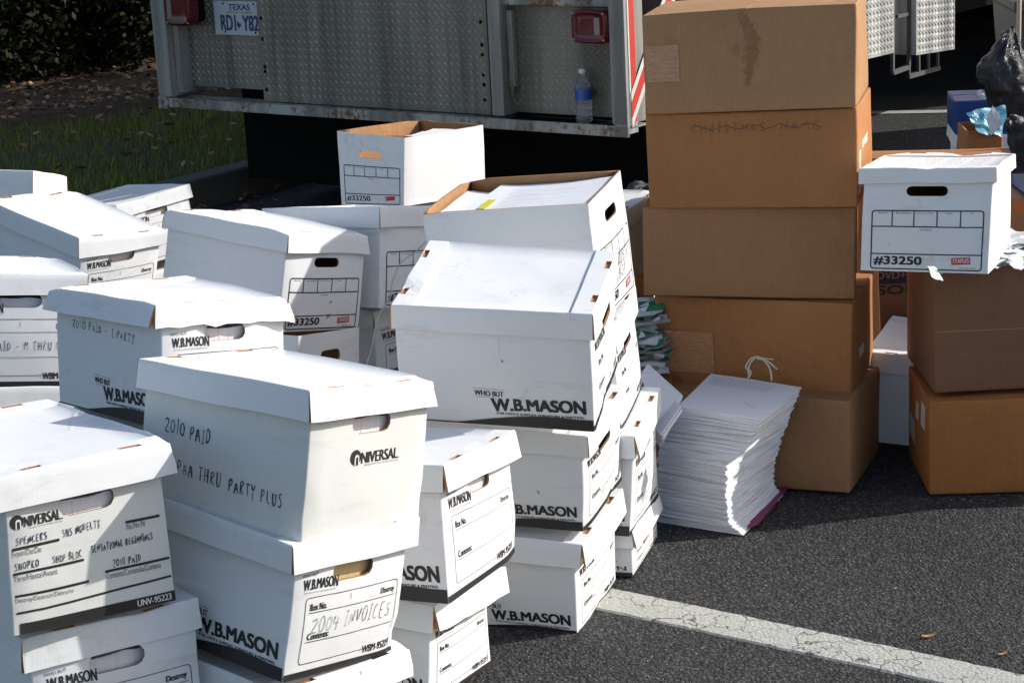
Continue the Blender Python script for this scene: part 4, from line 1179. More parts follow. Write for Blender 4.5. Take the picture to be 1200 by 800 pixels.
# side lockers in bright tread plate
def side_panel(t0, t1, z0a, z0b, z1):
    mb = MB(); x = TW - .005
    V = [Vector((xx, t, z)) for xx in (x - .30, x) for (t, z) in ((t0, z0a), (t1, z0b), (t1, z1), (t0, z1))]
    p = mesh_obj('side_locker', V, [(0, 1, 2, 3)[::-1] if 0 else (3, 2, 1, 0), (4, 5, 6, 7), (0, 1, 5, 4), (1, 2, 6, 5), (2, 3, 7, 6), (3, 0, 4, 7)], MAT['tread_bright'], None, truck)
    sl_ = (z0b - z0a) / (t1 - t0)
    tread('raised_tread', Vector((x, t0, z0a)), (Y_ + Z_ * sl_), Z_, t1 - t0, min(z1, 1.1) - max(z0a, z0b), X_, .0235, MAT['tread_bright'], p, ln=.0138, wd=.0040, ht=.0030)
    return p
s0 = sidept(1049, 62); s1 = sidept(1075, 65); s2 = sidept(1120, 58)
side_panel(1.15, s0[0], .60, s0[1], 1.27)
side_panel(s1[0], s2[0], s1[1], s2[1], 1.27)
f0 = sidept(1055, 86); f1 = sidept(1074, 79)
mb = MB()
x = TW - .04
def bar3(t0, z0, t1, z1, r=.011):
    mb.tube([(x, t0, z0), (x, t1, z1)], r, 4)
    for i_ in range(len(mb.s)): mb.s[i_] = False
bar3(f0[0], f0[1], f1[0], f1[1], .014); bar3(f0[0], f0[1], f0[0] + .02, 1.25); bar3(f1[0], f1[1], f1[0] + .02, 1.25)
m0 = sidept(1060, 20); bar3(m0[0], m0[1], m0[0] + .2, m0[1] - .0)
mb.build('step_frame', MAT['dull_steel'], truck)
mb = MB(); x = TW - .25
g0 = sidept(1064, 90, x); g1 = sidept(1100, 80, x)
bar3(g0[0], g0[1], g1[0], g1[1], .015)
for k in range(4):
    t = g0[0] + (g1[0] - g0[0]) * (k + .1) / 3.2
    bar3(t, g0[1] + (g1[1] - g0[1]) * k / 3.2, t, .75, .009)
mb.build('rack_frame', MAT['dull_steel'], truck)
mb = MB(); mb.box((TW - .29, 1.1, .62), (TW - .27, 6.3, 1.27)); mb.build('gap_shade_sheet', MAT['chassis'], truck)  # recessed dark sheet stands in for the shade inside the locker gap
# mud flaps, wheels
fx = rearpt(287, 150, .45)[0]
mb = MB(); mb.box((fx, .45, .14), (fx + .72, .465, .72)); mb.build('mud_flap', MAT['black'], truck)
mb = MB(); mb.box((TW - .06 - .72, .45, .14), (TW - .06, .465, .72)); mb.build('mud_flap', MAT['black'], truck)
mb = MB(); mb.box((fx + .72, .60, .20), (TW - .75, .62, .75)); mb.build('underbody_shade', MAT['black'], truck)  # black panel stands in for the deep shade under the truck
def wheel(x0):
    def xf(v): return Vector((x0 + v.z, 1.15 + v.x, .5 + v.y))
    mb = MB(); mb.lathe([(.30, 0), (.44, .0), (.49, .03), (.50, .08), (.50, .18), (.49, .23), (.44, .26), (.30, .26)], 32, xf=xf)
    for k in range(32):
        a_ = 2 * math.pi * k / 32
        c0 = Vector((math.cos(a_) * .502, math.sin(a_) * .502, .13))
        mb.tube([xf(c0 + Vector((0, 0, -.10))), xf(c0 + Vector((0, 0, .10)))], .010, 4)
    t = mb.build('wheel', MAT['black'], truck)
    mb = MB(); mb.lathe([(.0, .10), (.12, .10), (.16, .06), (.26, .04), (.30, .02), (.30, .24), (.26, .2), (.0, .18)], 24, xf=xf)
    mb.build('rim', MAT['chassis'], t)
for x0 in (fx + .03, fx + .33, TW - .70, TW - .38): wheel(x0)
def front_wheel(x0):
    def xf(v): return Vector((x0 + v.z, 5.6 + v.x, .5 + v.y))
    mb = MB(); mb.lathe([(.30, 0), (.44, .0), (.49, .03), (.50, .08), (.50, .18), (.49, .23), (.44, .26), (.30, .26)], 32, xf=xf)
    mb.build('wheel', MAT['black'], truck)
front_wheel(.15); front_wheel(TW - .42)

# water bottle standing on the step
bx, bz = rearpt(685, 148.5, .055)
bot_loc = TA + EX * bx + NY_ * .055 + Vector((0, 0, .579))
kb_ = NT('clear_plastic'); kb_.set((0.9, 0.95, 1.0), .06); kb_.b.inputs['Transmission Weight'].default_value = .92; kb_.b.inputs['IOR'].default_value = 1.33
MAT['bottle'] = kb_.m
MAT['bottle_label'] = plain('blue_label', (0.03, 0.10, 0.42), .35)
bt = empty('water_bottle', bot_loc, (0, 0, math.radians(-20)), 'clear plastic water bottle with a blue label standing on the truck step', 'bottle')
mb = MB()
prof = [(0, .002), (.028, .0), (.032, .006), (.032, .02), (.030, .024), (.032, .028), (.032, .042), (.030, .046), (.032, .05), (.032, .064), (.030, .068), (.0325, .074), (.0325, .125), (.031, .132), (.028, .150), (.018, .172), (.0125, .182), (.0125, .192)]
mb.lathe(prof, 24); mb.build('bottle_body', MAT['bottle'], bt)
mb = MB(); mb.lathe([(.0332, .088), (.0332, .127)], 24); mb.lathe([(.0329, .127), (.0329, .088)], 24); mb.build('bottle_label', MAT['bottle_label'], bt)
mb = MB(); mb.lathe([(.0, .206), (.0125, .206), (.0145, .203), (.0145, .190), (.0125, .188)], 20); mb.build('cap', MAT['badge_white'], bt)
# ------------------------------------------------------------------ white file boxes
def corner_data(dims, corner, target, yaw, tx=0, ty=0):
    """pose that puts one named corner of the box at a world point"""
    LL, LW, H, LH, iL, iW = dims
    sx, sy = (1 if corner[0] == '+' else -1), (1 if corner[1] == '+' else -1)
    p = Vector((sx * LL / 2, sy * LW / 2, {'T': H, 'B': H - LH, '0': 0}[corner[2]]))
    R = Matrix.Rotation(math.radians(yaw), 3, 'Z') @ Matrix.Rotation(math.radians(tx), 3, 'X') @ Matrix.Rotation(math.radians(ty), 3, 'Y')
    pos = Vector(target) - R @ p
    return (tuple(pos), (yaw, tx, ty), dims, {})
STD = (0.4163, 0.3218, 0.2532, 0.0527, 0.0103, 0.0122)
FB = {}
def fbx(key, label, **k):
    FB[key] = FileBox(key, label, **k); return FB[key]

c = fbx('C', 'large cream-white file box marked 2010 PAID on its side, closed lid, front centre-left', mat='cream', lidmat='white', bulge=(.003, .003))
p = c.pe(); universal_logo(p, .335, .60, .41, .115); p.build('printed_logo', mats('ink', 'ink_soft', 'cream'), c.root)
p = c.ps()
handwrite(p, '2010 PAID', .145, .665, .30, .125, .0021, slope=-.03, seed=2)
handwrite(p, 'PAA THRU', .235, .335, .285, .12, .0021, slope=-.035, seed=3)
handwrite(p, 'PARTY PLUS', .555, .29, .33, .115, .0021, slope=-.04, seed=4)
p.build('handwriting', mats('pen'), c.root)
sheet_block('file_papers', c, -.15, c.BL / 2 - .012, -.125, .125, .01, c.RB - .006, MAT['paper'], 'white papers seen through the hand hole of the cream 2010 PAID box', 'papers', seed=1)

d = fbx('D', 'white file box labelled 2004 INVOICES under the cream 2010 PAID box')
mason_end(d); mason_side(d)
p = d.pe()
handwrite(p, '2004 INVOICES', .175, .40, .73, .145, .0011, seed=5, slope=.0, slant=.25)
p.build('handwriting', mats('pen'), d.root)
sheet_block('manila_folder', d, -.15, d.BL / 2 - .010, -.125, .125, .01, d.RB - .004, MAT['manila'], 'manila folder seen through the hand hole of the 2004 INVOICES box', 'folder', seed=2)
e_ = fbx('E', 'white file box at the bottom edge of the picture under the 2004 INVOICES box')
mason_end(e_); mason_side(e_)

a = fbx('A', 'white file box with SPENCERS written on its printed end, front left', mat='cream', lidmat='white', bulge=(.003, .003))
p = a.pe()
universal_logo(p, .025, .845, .31, .10)
for (x0, x1, b0, b1, th) in ((.03, .315, .685, .69, .0045), (.73, .955, .705, .70, .0045), (.03, .45, .488, .49, .0042), (.575, .985, .352, .352, .0042), (.03, .47, .305, .31, .0042), (.03, .985, .165, .205, .0036)):
    p.line([(x0, b0), (x1, b1)], th)
for t, x, y, w in (('From/De/De', .03, .625, .175), ('No./No./Nr', .735, .645, .125), ('Thru/Hasta/Avant', .03, .425, .26), ('Contents/Contenido/Contenu', .58, .29, .345), ('Destroy/Destruir/Détruire', .03, .24, .345)):
    p.text(t, x, y, w=w, h=.048, mi=1, bold=.004)
p.rect(.045, .0, .997, .085, 0, 12, .0004)
p.text('UNV-95223', .755, .018, w=.215, h=.052, mi=2, lift=.0009, bold=.04)
p.build('printed_label', mats('ink', 'ink_soft', 'badge_white'), a.root)
p = a.pe()
handwrite(p, 'SPENCERS', .055, .715, .195, .06, .0013, seed=1)
handwrite(p, 'SHS NOVELTY', .335, .70, .24, .065, .0013, seed=2, slope=.02)
handwrite(p, 'SHOPKO', .04, .515, .15, .06, .0013, seed=3)
handwrite(p, 'SHOP BLOC', .265, .515, .18, .06, .0013, seed=4)
handwrite(p, 'SENSATIONAL BEGINNINGS', .50, .525, .40, .058, .0013, seed=5)
handwrite(p, '2010 PAID', .625, .375, .185, .06, .0013, seed=6)
p.build('handwriting', mats('pen'), a.root)
sheet_block('file_papers', a, -.15, a.BL / 2 - .012, -.12, .12, .01, a.RB - .008, MAT['paper'], 'white papers seen through the hand hole of the SPENCERS box', 'papers', seed=3)
b = fbx('B', 'white file box with Destroy printed on its end under the SPENCERS box, bottom left corner')
mason_end(b); mason_side(b)
sheet_block('file_papers', b, -.15, b.BL / 2 - .012, -.12, .12, .01, b.RB - .008, MAT['paper'], 'white papers seen through the hand hole of the box under the SPENCERS box', 'papers', seed=4)

f = fbx('F', 'white file box with a blank label, topmost in the short stack beside the cream box', flare=.012)
mason_end(f); mason_side(f)
sheet_block('file_papers', f, -.15, f.BL / 2 - .012, -.125, .125, .01, f.RB - .008, MAT['paper'], 'white papers in the box with the blank label right of the cream box', 'papers', seed=5)
g_ = fbx('G', 'white file box with a torn brown lid corner, under the box with the blank label', flare=.014, crumple=.5)
mason_end(g_); mason_side(g_)

h = fbx('H', 'big white file box with a dented lid and large logo, topmost of the centre stack', flare=.003, recess=.005)
mason_end(h); mason_side(h)
p = h.ps(); p.line([(.535, .97), (.533, .80), (.54, .70)], .0025, 0, 8); p.rect(.540, .70, .552, .725, 1)
p.build('tear_line', mats('white', 'kraft'), h.root)
i_ = fbx('I', 'white file box marked 2004 in the middle of the centre stack')
mason_end(i_); mason_side(i_)
j = fbx('J', 'white file box standing on the asphalt at the bottom of the centre stack', flare=.012)
mason_end(j); mason_side(j)
for bx_, t1, t2 in ((h, '2003 VEND', 'PAID'), (i_, '2004', 'INVOICES'), (j, 'PAYROLL', '2004')):
    p = bx_.pe()
    handwrite(p, t1.replace('V', 'V'), .25, .43, .5, .12, .0012, seed=8, slope=.0)
    handwrite(p, t2, .35, .20, .45, .11, .0012, seed=9)
    p.build('handwriting', mats('pen_faint'), bx_.root)

k_ = fbx('K', 'open white file box full of loose papers on the back centre stack', lid=False, hz=.012, hh=.014)
office_end(k_)
p = k_.pe()
for q, (a0, b0) in enumerate(((.25, .40), (.5, .38), (.4, .25))):
    handwrite(p, 'PAID'[q:] + 'BOX', a0, b0, .35, .13, .002, seed=q)
p.build('handwriting', mats('ink_soft'), k_.root)
l_ = fbx('L', 'white file box with lid directly under the open box of papers'); mason_end(l_); mason_side(l_)
m_ = fbx('M', 'white file box with two brown lid slots showing, left of the tall paper stack', flare=.010); mason_end(m_); mason_side(m_)
n_b = fbx('N', 'white file box at the bottom, on the asphalt left of the paper stack', flare=.006); mason_end(n_b); mason_side(n_b)
for bx_ in (l_, m_):
    p = bx_.pe(); handwrite(p, '2005', .25, .43, .4, .12, .0012, seed=8); handwrite(p, 'INVOICES', .3, .20, .5, .10, .0012, seed=9)
    p.build('handwriting', mats('pen_faint'), bx_.root)

pb = fbx('P', 'white lidded file box numbered 33250 behind the cream box, half in shadow', flare=.002, hz=.020, hh=.0125); office_end(pb)
q = fbx('Q', 'white file box with its hand hole just above the lid of the cream box', lid=False)
q_ = fbx('R', 'white lidded file box numbered 33250, shaded, with the open tall box behind it', flare=.002, hole=False, hz=.018, hh=.0125); office_end(q_)
s_b = fbx('S', 'white file box low in the gap left of the centre stack, printed label in shade'); mason_end(s_b); mason_side(s_b)
t_ = fbx('T', 'empty open white file box numbered 33250, highest at the back, in front of the truck', lid=False, hz=.020, hh=.0125, bulge=(.003, .004)); office_end(t_)
u = fbx('U', 'white file box marked 2010 PAID - I PARTY with a crumpled lid, left of centre', crumple=.8, flare=.012)
mason_end(u); mason_side(u)
p = u.ps()
handwrite(p, '2010 PAID -', .17, .86, .36, .085, .0014, slope=-.015, seed=2)
handwrite(p, 'I PARTY', .56, .835, .22, .085, .0014, slope=-.02, seed=3)
p.build('handwriting', mats('pen'), u.root)
sheet_block('file_papers', u, -.15, u.BL / 2 - .012, -.125, .125, .01, u.RB - .006, MAT['paper'], 'white papers seen through the hand hole of the 2010 PAID - I PARTY box', 'papers', seed=6)
v = fbx('V', 'white file box marked 2010 PAID - M THRU O at the left edge')
mason_end(v, 'WBM-95222')
p = v.pe(); handwrite(p, '2010 PAID - M THRU O', .12, .40, .70, .10, .0013, seed=7); p.build('handwriting', mats('pen'), v.root)
sheet_block('file_papers', v, -.15, v.BL / 2 - .012, -.12, .12, .01, v.RB - .008, MAT['paper'], 'white papers seen through the hand hole of the M THRU O box', 'papers', seed=7)
wpos = Vector(BOXES['V'][0]) - v.R @ Vector((.004, -.012, .2532))
BOXES['W'] = (tuple(wpos), BOXES['V'][1], STD, {})
w_ = fbx('W', 'white file box under the M THRU O box at the left edge'); mason_end(w_)
x_ = fbx('X', 'white file box with its wide lid in full sun, upper left of the pile', flare=.004); mason_end(x_)
sheet_block('file_papers', x_, -.15, x_.BL / 2 - .012, -.12, .12, .01, x_.RB - .008, MAT['paper'], 'white papers seen through the hand hole of the upper left lidded box', 'papers', seed=8)
y_ = fbx('Y', 'white lidded file box farthest back on the left, nearest the kerb'); mason_end(y_)
sheet_block('file_papers', y_, -.15, y_.BL / 2 - .012, -.12, .12, .01, y_.RB - .008, MAT['paper'], 'white papers seen through the hand hole of the box nearest the kerb', 'papers', seed=9)
zb = fbx('Z', 'white file box cut by the left edge of the picture, farthest back', hole=False,
         data=corner_data((.41, .32, .30, .16, .004, .004), '++T', at(38.5, 199.5, 7.0), -95, -3, -13))
sb = fbx('SB', 'white lidded file box numbered 33250 standing on the open brown carton at the right', hz=.020, hh=.0125, hw=.052, flare=.001, bulge=(.001, .006))
office_end(sb)
# faint scribbles on its lid
p = Print(lambda a, b_, o=0: sb.wl(Vector((-.17 + .33 * b_, -.14 + .28 * a, sb.H - .003 + .003))) + Vector((0, 0, .0012)), .28, .33, 0)
for r_ in range(6):
    handwrite(p, 'NOTE PAID OUT BOX'[r_:], .05, .08 + r_ * .15, .9, .07, .0016, seed=r_)
p.build('handwriting', mats('pen_faint'), sb.lid and sb.root)
o_ = fbx('O', 'white lidded file box behind the open box of papers, beside the tall brown cartons', mat='cream', hole=False,
         data=corner_data(STD, '++T', at(772, 223, 6.0), -24))
kw = fbx('KW', 'white lidded file box on the ground in the dark gap between the two brown stacks', hole=False,
         data=corner_data((.41, .322, .26, .055, .01, .012), '+-T', at(1012, 412, 5.78), -112, -3))

# boxes that carry the visible ones, one below the other down to the asphalt
def support(key, words, hx=.0, hy=.0):
    fb = FB[key]; z = fb.pos.z - .004
    n = max(1, round(z / .265))
    for i in range(n):
        hh = z / n
        dims = (.410, .318, hh, .052, .0103, .0122)
        yaw = math.degrees(math.atan2(fb.R[1][0], fb.R[0][0])) + random.uniform(-4, 4)
        FileBox('s' + key + str(i), 'white file box, ' + ('lowest' if i == 0 else 'second from the ground') + ' under ' + words,
                data=((fb.pos.x + random.uniform(-.01, .01) + hx, fb.pos.y + random.uniform(-.01, .01) + hy, hh * i), (yaw, 0, 0), dims, {}), seed=i * 7 + ord(key[0]), flare=.004)
for key, wd in (('E', 'the 2004 INVOICES box'), ('B', 'the SPENCERS box'), ('W', 'the M THRU O box'), ('U', 'the 2010 PAID - I PARTY box'),
                ('X', 'the upper left box in full sun'), ('Y', 'the box nearest the kerb'), ('Z', 'the open box at the left edge'), ('Q', 'the half shadowed numbered box'),
                ('S', 'the shaded numbered box'), ('T', 'the highest open box'), ('O', 'the box behind the open box of papers')):
    support(key, wd)

# papers inside the two open boxes
def leaf_pile(name, fb, n, label, spec, seed=0):
    R = random.Random(seed)
    e = empty(name, fb.root.location, fb.root.rotation_euler, label, 'papers')
    mb = MB()
    hx, hy = fb.BL / 2 - .012, fb.BW / 2 - .012
    for i in range(n):
        cx, cy, z, w, l, yaw, tilt, bend = spec(i, R)
        nx, ny = 8, 5
        q = []
        for a_ in range(nx + 1):
            for b_ in range(ny + 1):
                x = (a_ / nx - .5) * l; y = (b_ / ny - .5) * w
                z_ = bend * ((x / l * 2) ** 2) * .5 + tilt * x + .0025 * noise.noise(Vector((x * 12, y * 12, i * 3.1)))
                X = cx + x * math.cos(yaw) - y * math.sin(yaw); Y = cy + x * math.sin(yaw) + y * math.cos(yaw)
                q.append(Vector((max(-hx, min(hx, X)), max(-hy, min(hy, Y)), z + z_)))
        mb.add(q, [(a_ * (ny + 1) + b_, (a_ + 1) * (ny + 1) + b_, (a_ + 1) * (ny + 1) + b_ + 1, a_ * (ny + 1) + b_ + 1) for a_ in range(nx) for b_ in range(ny)], 0, True)
    mb.build('loose_sheets', MAT['paper'], e)
    return e
kp = leaf_pile('loose_papers', k_, 46, 'loose white printed papers filling the open box',
               lambda i, R: (.045 + R.uniform(-.012, .012), .0 + R.uniform(-.008, .008), k_.H - .070 + i * .0011 + R.uniform(0, .001), .272, .29, R.uniform(-.06, .06), .035 + R.uniform(-.01, .01), .012))
kp2 = leaf_pile('paper_folders', k_, 14, 'white folders standing at the left end of the open box of papers',
               lambda i, R: (-.135 + R.uniform(-.006, .006), 0, k_.H - .055 + i * .0016, .265, .115, R.uniform(-.1, .1), -.12, .004))
def ktop(a_, b_, o=0): return Vector((-.09 + .27 * a_, -.13 + .26 * b_, k_.H - .070 + 46 * .0011 + .0045 + .035 * (-.135 + .27 * a_) + .012 * .5 * ((a_ - .5) * 2 * .93) ** 2 + o))
p = Print(ktop, .27, .26, .001)
p.rect(.02, .10, .10, .42, 0)
for r_ in range(16):
    p.line([(.15 + .02 * (r_ % 3), .12 + r_ * .05), (.35 + .5 * random.random(), .12 + r_ * .05)], .0013, 1, 1)
p.build('printed_lines', mats('yellow', 'pen_faint'), kp)
leaf_pile('crumpled_papers', t_, 5, 'few crumpled white papers in the empty open box at the back',
          lambda i, R: (.02 + R.uniform(-.05, .05), .07 + R.uniform(-.01, .01), t_.H - .035 + i * .003, .12, .22, R.uniform(-.4, .4), R.uniform(-.1, .1), .01))

# twine hanging in front of the shaded numbered box
def twine(name, pts, r, label, **k):
    P = [Vector(q) for q in pts]
    # Catmull-Rom
    out = []
    for i in range(len(P) - 1):
        p0, p1, p2, p3 = P[max(i - 1, 0)], P[i], P[i + 1], P[min(i + 2, len(P) - 1)]
        for s_ in range(6):
            t = s_ / 6
            out.append(.5 * ((2 * p1) + (-p0 + p2) * t + (2 * p0 - 5 * p1 + 4 * p2 - p3) * t * t + (-p0 + 3 * p1 - 3 * p2 + p3) * t ** 3))
    out.append(P[-1])
    mb = MB(); mb.tube(out, r, 6)
    o = mb.build(name, MAT['twine']); tag(o, label, 'twine')
    return o
twine('twine', [at(500, 282, 5.02), at(487, 295, 5.0), at(470, 308, 5.0), at(460, 330, 5.0), at(456, 350, 5.02), at(446, 366, 5.03), at(440, 383, 5.02), at(436, 405, 5.0), at(428, 432, 4.98)], .0017,
      'thin pale twine hanging down over the shaded numbered box')

# ------------------------------------------------------------------ brown cartons
class Carton:
    def __init__(s, key, label, mat='brown_a', opentop=False, data=None, name='cardboard_carton', group='brown cardboard cartons', tape=True, bulge=.004, seam='y', gap=.002):
        pos, rot, dims, offs = data or BOXES[key]
        s.L, s.W, s.H = dims[:3]; s.offs = offs; s.mat = mat; s.bulge = bulge; s.seed = sum(map(ord, str(key))) * 1.7
        yaw, tx, ty = [math.radians(a) for a in rot]
        s.R = Matrix.Rotation(yaw, 3, 'Z') @ Matrix.Rotation(tx, 3, 'X') @ Matrix.Rotation(ty, 3, 'Y')
        s.pos = Vector(pos)
        s.root = empty(name, pos, s.R.to_euler(), label, 'carton', group)
        s.c = {}
        for sx in (-1, 1):
            for sy in (-1, 1):
                for lv, k in ((0, '0'), (1, 'T')):
                    s.c[(sx, sy, lv)] = Vector(offs.get(('+' if sx > 0 else '-') + ('+' if sy > 0 else '-') + k, (0, 0, 0)))
        s.build(opentop, tape, seam, gap)
    def w(s, p):
        a = (p.x / s.L + .5); b = (p.y / s.W + .5); c = p.z / s.H
        q = p.copy()
        for sx, wa in ((-1, 1 - a), (1, a)):
            for sy, wb in ((-1, 1 - b), (1, b)):
                q += wa * wb * ((1 - c) * s.c[(sx, sy, 0)] + c * s.c[(sx, sy, 1)])
        u, v = p.x / (s.L / 2), p.y / (s.W / 2)
        e = math.sin(math.pi * min(max(c, 0), 1))
        q.x += u * abs(u) ** 3 * s.bulge * e * max(0, 1 - v * v); q.y += v * abs(v) ** 3 * s.bulge * e * max(0, 1 - u * u)
        nn = noise.noise_vector(q * 6 + Vector((s.seed, 0, 0)))
        q += nn * .0028 * min(1, c * 5 + .1)
        return q
    def build(s, opentop, tape, seam, gap):
        r, th = .006, .006
        hx, hy, H = s.L / 2, s.W / 2, s.H
        per = []
        def seg(p0, p1, n, k):
            for i in range(k): per.append((p0[0] + (p1[0] - p0[0]) * i / k, p0[1] + (p1[1] - p0[1]) * i / k, n))
        def arc(cx, cy, a0):
            for i in range(3):
                a = math.radians(a0 + 30 * i); per.append((cx + r * math.cos(a), cy + r * math.sin(a), (math.cos(a), math.sin(a))))
        seg((-hx + r, -hy), (hx - r, -hy), (0, -1), 8); arc(hx - r, -hy + r, -90)
        seg((hx, -hy + r), (hx, hy - r), (1, 0), 9); arc(hx - r, hy - r, 0)
        seg((hx - r, hy), (-hx + r, hy), (0, 1), 8); arc(-hx + r, hy - r, 90)
        seg((-hx, hy - r), (-hx, -hy + r), (-1, 0), 9); arc(-hx + r, -hy + r, 180)
        n = len(per)
        prof = [(.0035, .0005), (.001, .002), (0, .006)] + [(0, .006 + (H - .012) * k / 7) for k in range(1, 8)] + ([(.001, H - .002), (.0035, H)] if not opentop else [(0, H)])
        mb = MB()
        V = [s.w(Vector((x - nn[0] * o, y - nn[1] * o, z))) for (o, z) in prof for (x, y, nn) in per]
        mb.add(V, [(i * n + k, i * n + (k + 1) % n, (i + 1) * n + (k + 1) % n, (i + 1) * n + k) for i in range(len(prof) - 1) for k in range(n)], 0, True)
        b0 = [s.w(Vector((x - nn[0] * .0035, y - nn[1] * .0035, .0008))) for (x, y, nn) in per]
        mb.add(b0, [tuple(range(n))[::-1]], 0)
        # inner wall
        V = [s.w(Vector((x - nn[0] * th, y - nn[1] * th, z))) for z in (.006, H - (.007 if not opentop else 0)) for (x, y, nn) in per]
        mb.add(V, [(k, n + k, n + (k + 1) % n, (k + 1) % n) for k in range(n)], 0)
        mb.add(V[:n], [tuple(range(n))], 0)
        if opentop:
            V = [s.w(Vector((x - nn[0] * o, y - nn[1] * o, H))) for o in (0, th) for (x, y, nn) in per]
            mb.add(V, [(k, (k + 1) % n, n + (k + 1) % n, n + k) for k in range(n)], 0)
        s.body = mb.build('carton_body', [MAT[s.mat]], s.root)
        if not opentop:
            for sg in (-1, 1):
                mb = MB()
                N = 10
                def pt(u, v, dz):
                    # u 0..1 from the outer edge to the seam, v -1..1 along it
                    lift = .004 * u * (1 + .5 * noise.noise(Vector((v * 2, sg, s.seed))))
                    if seam == 'y': x = sg * (hx - .003 - u * (hx - .003 - gap)); y = v * (hy - .002)
                    else: y = sg * (hy - .003 - u * (hy - .003 - gap)); x = v * (hx - .002)
                    q = s.w(Vector((x, y, H))); q.z += lift + dz - .001
                    return q
                rows = [(u, v) for u in (0, .33, .66, 1) for v in [-1 + 2 * k / N for k in range(N + 1)]]
                top = [pt(u, v, .001) for u, v in rows]; bot = [pt(u, v, -.004) for u, v in rows]
                F = [(a * (N + 1) + b_, (a + 1) * (N + 1) + b_, (a + 1) * (N + 1) + b_ + 1, a * (N + 1) + b_ + 1) for a in range(3) for b_ in range(N)]
                mb.add(top, F, 0, True); mb.add(bot, [t[::-1] for t in F], 0)
                m = N + 1
                e1 = [3 * m + k for k in range(m)]
                mb.add([top[i] for i in e1] + [bot[i] for i in e1], [(k, k + 1, m + k + 1, m + k) for k in range(N)], 0)
                for vv in (0, N):
                    idx = [a * m + vv for a in range(4)]
                    mb.add([top[i] for i in idx] + [bot[i] for i in idx], [(k, k + 1, 4 + k + 1, 4 + k) for k in range(3)], 0)
                mb.build('top_flap', [MAT[s.mat]], s.root)
    def front(s, a, b, out=0): return s.w(Vector((s.L / 2, -s.W / 2 + a * s.W, b * s.H))) + Vector((out, 0, 0))
    def right(s, a, b, out=0): return s.w(Vector((s.L / 2 - a * s.L, s.W / 2, b * s.H))) + Vector((0, out, 0))
    def left(s, a, b, out=0): return s.w(Vector((-s.L / 2 + a * s.L, -s.W / 2, b * s.H))) + Vector((0, -out, 0))
    def topf(s, a, b, out=0): return s.w(Vector((s.L / 2 - b * s.L, -s.W / 2 + a * s.W, s.H))) + Vector((0, 0, out))
    def pf(s): return Print(s.front, s.W, s.H, .0006)

def tape_mat(name, base):
    k = NT(name)
    w = k.noise(1.0, 4, .6, None, 1.5, (30, 30, 140))
    wr = k.ramp(w, [(.45, (0, 0, 0)), (.52, (1, 1, 1)), (.58, (0, 0, 0))])
    c = k.mix(wr, base, tuple(min(1, x * 1.25 + .04) for x in base))
    return k.set(c, .38, normal=k.bump(w, .8, .003), spec=.5)
MAT['tape'] = tape_mat('clear_tape_on_brown', (0.41, 0.228, 0.115))
MAT['tape_b'] = tape_mat('clear_tape_on_orange', (0.41, 0.18, 0.070))
MAT['cream_tape'] = plain('label_paper', (0.66, 0.62, 0.52), .6)
MAT['rust'] = plain('rust_stain', (0.38, 0.185, 0.08), .8, nscale=200, namt=.4)
# measured backs of the narrower fits are hidden: give all five a plausible depth
cB = {}
cB[5] = Carton('B5', 'brown carton standing on the asphalt at the bottom of the tall stack', 'brown_e')
cB[4] = Carton('B4', 'orange-brown carton with wrinkled tape, second from the bottom of the tall stack', 'brown_b')
cB[3] = Carton('B3', 'plain brown carton in the middle of the tall stack', 'brown_e')
cB[2] = Carton('B2', 'orange-brown carton with crossed-out handwriting, second from the top of the tall stack', 'brown_b')
cB[1] = Carton('B1', 'dull tan carton with a rust coloured streak, topmost of the tall stack', 'brown_a', seam='x')
p = cB[1].pf()
R_ = random.Random(4)
for k in range(520):
    t = R_.random() ** .8
    b_ = .96 - t * .70
    cxx = .475 + .035 * t + .03 * math.sin(t * 4)
    sp = (.010 + .020 * math.sin(min(1, t * 1.1) * math.pi))
    a_ = R_.gauss(cxx, sp * .6); b_ += R_.gauss(0, .015)
    r = R_.uniform(.0008, .0042) * (1.4 - t)
    n = 7
    p.poly([(a_ + r * R_.uniform(.5, 1.2) * math.cos(2 * math.pi * q / n) / p.w, b_ + r * R_.uniform(.7, 1.9) * math.sin(2 * math.pi * q / n) / p.h) for q in range(n)], [tuple(range(n))], 0, k * 1e-6)
p.build('rust_streak', mats('rust'), cB[1].root)
p = cB[1].pf(); p.out = .002; p.rect(.01, .33, .17, .70, 0, 6); p.build('tape_patch', mats('tape'), cB[1].root)
p = cB[2].pf()
handwrite(p, 'CHRISTMAS', .22, .80, .36, .085, .0016, seed=3); handwrite(p, 'NAME', .64, .80, .20, .085, .0016, seed=6)
p.line([(.22 + .62 * i / 40, .845 + .022 * math.sin(i * .75) + .006 * math.sin(i * 1.9)) for i in range(41)], .0022, 0, 1)
p.build('handwriting', mats('marker_brown'), cB[2].root)
p = Print(cB[2].right, cB[2].L, cB[2].H, .0006); p.rect(.25, .12, .6, .62, 0); p.build('paper_label', mats('cream_tape'), cB[2].root)
p = Print(cB[2].right, cB[2].L, cB[2].H, .0006); p.rect(.08, .10, .17, .55, 0); p.build('paper_label', mats('cream_tape'), cB[2].root)
p = cB[4].pf(); p.out = .0035; p.rect(.03, .16, .30, .62, 0, 10); p.build('tape_patch', mats('tape_b'), cB[4].root)
p = Print(cB[4].right, cB[4].L, cB[4].H, .0006); p.rect(.30, .3, .50, .42, 0); p.build('paper_label', mats('cream_tape'), cB[4].root)
r2 = Carton('R2', 'orange-brown carton on the asphalt at the bottom of the right stack', 'brown_d')
for q_ in ((.66, .62, .84, .88), (.10, .30, .42, .55), (.44, .62, .56, .80)):
    p = Print(r2.left, r2.L, r2.H, .0008); p.rect(*q_, 0); p.build('paper_label', mats('cream_tape'), r2.root)
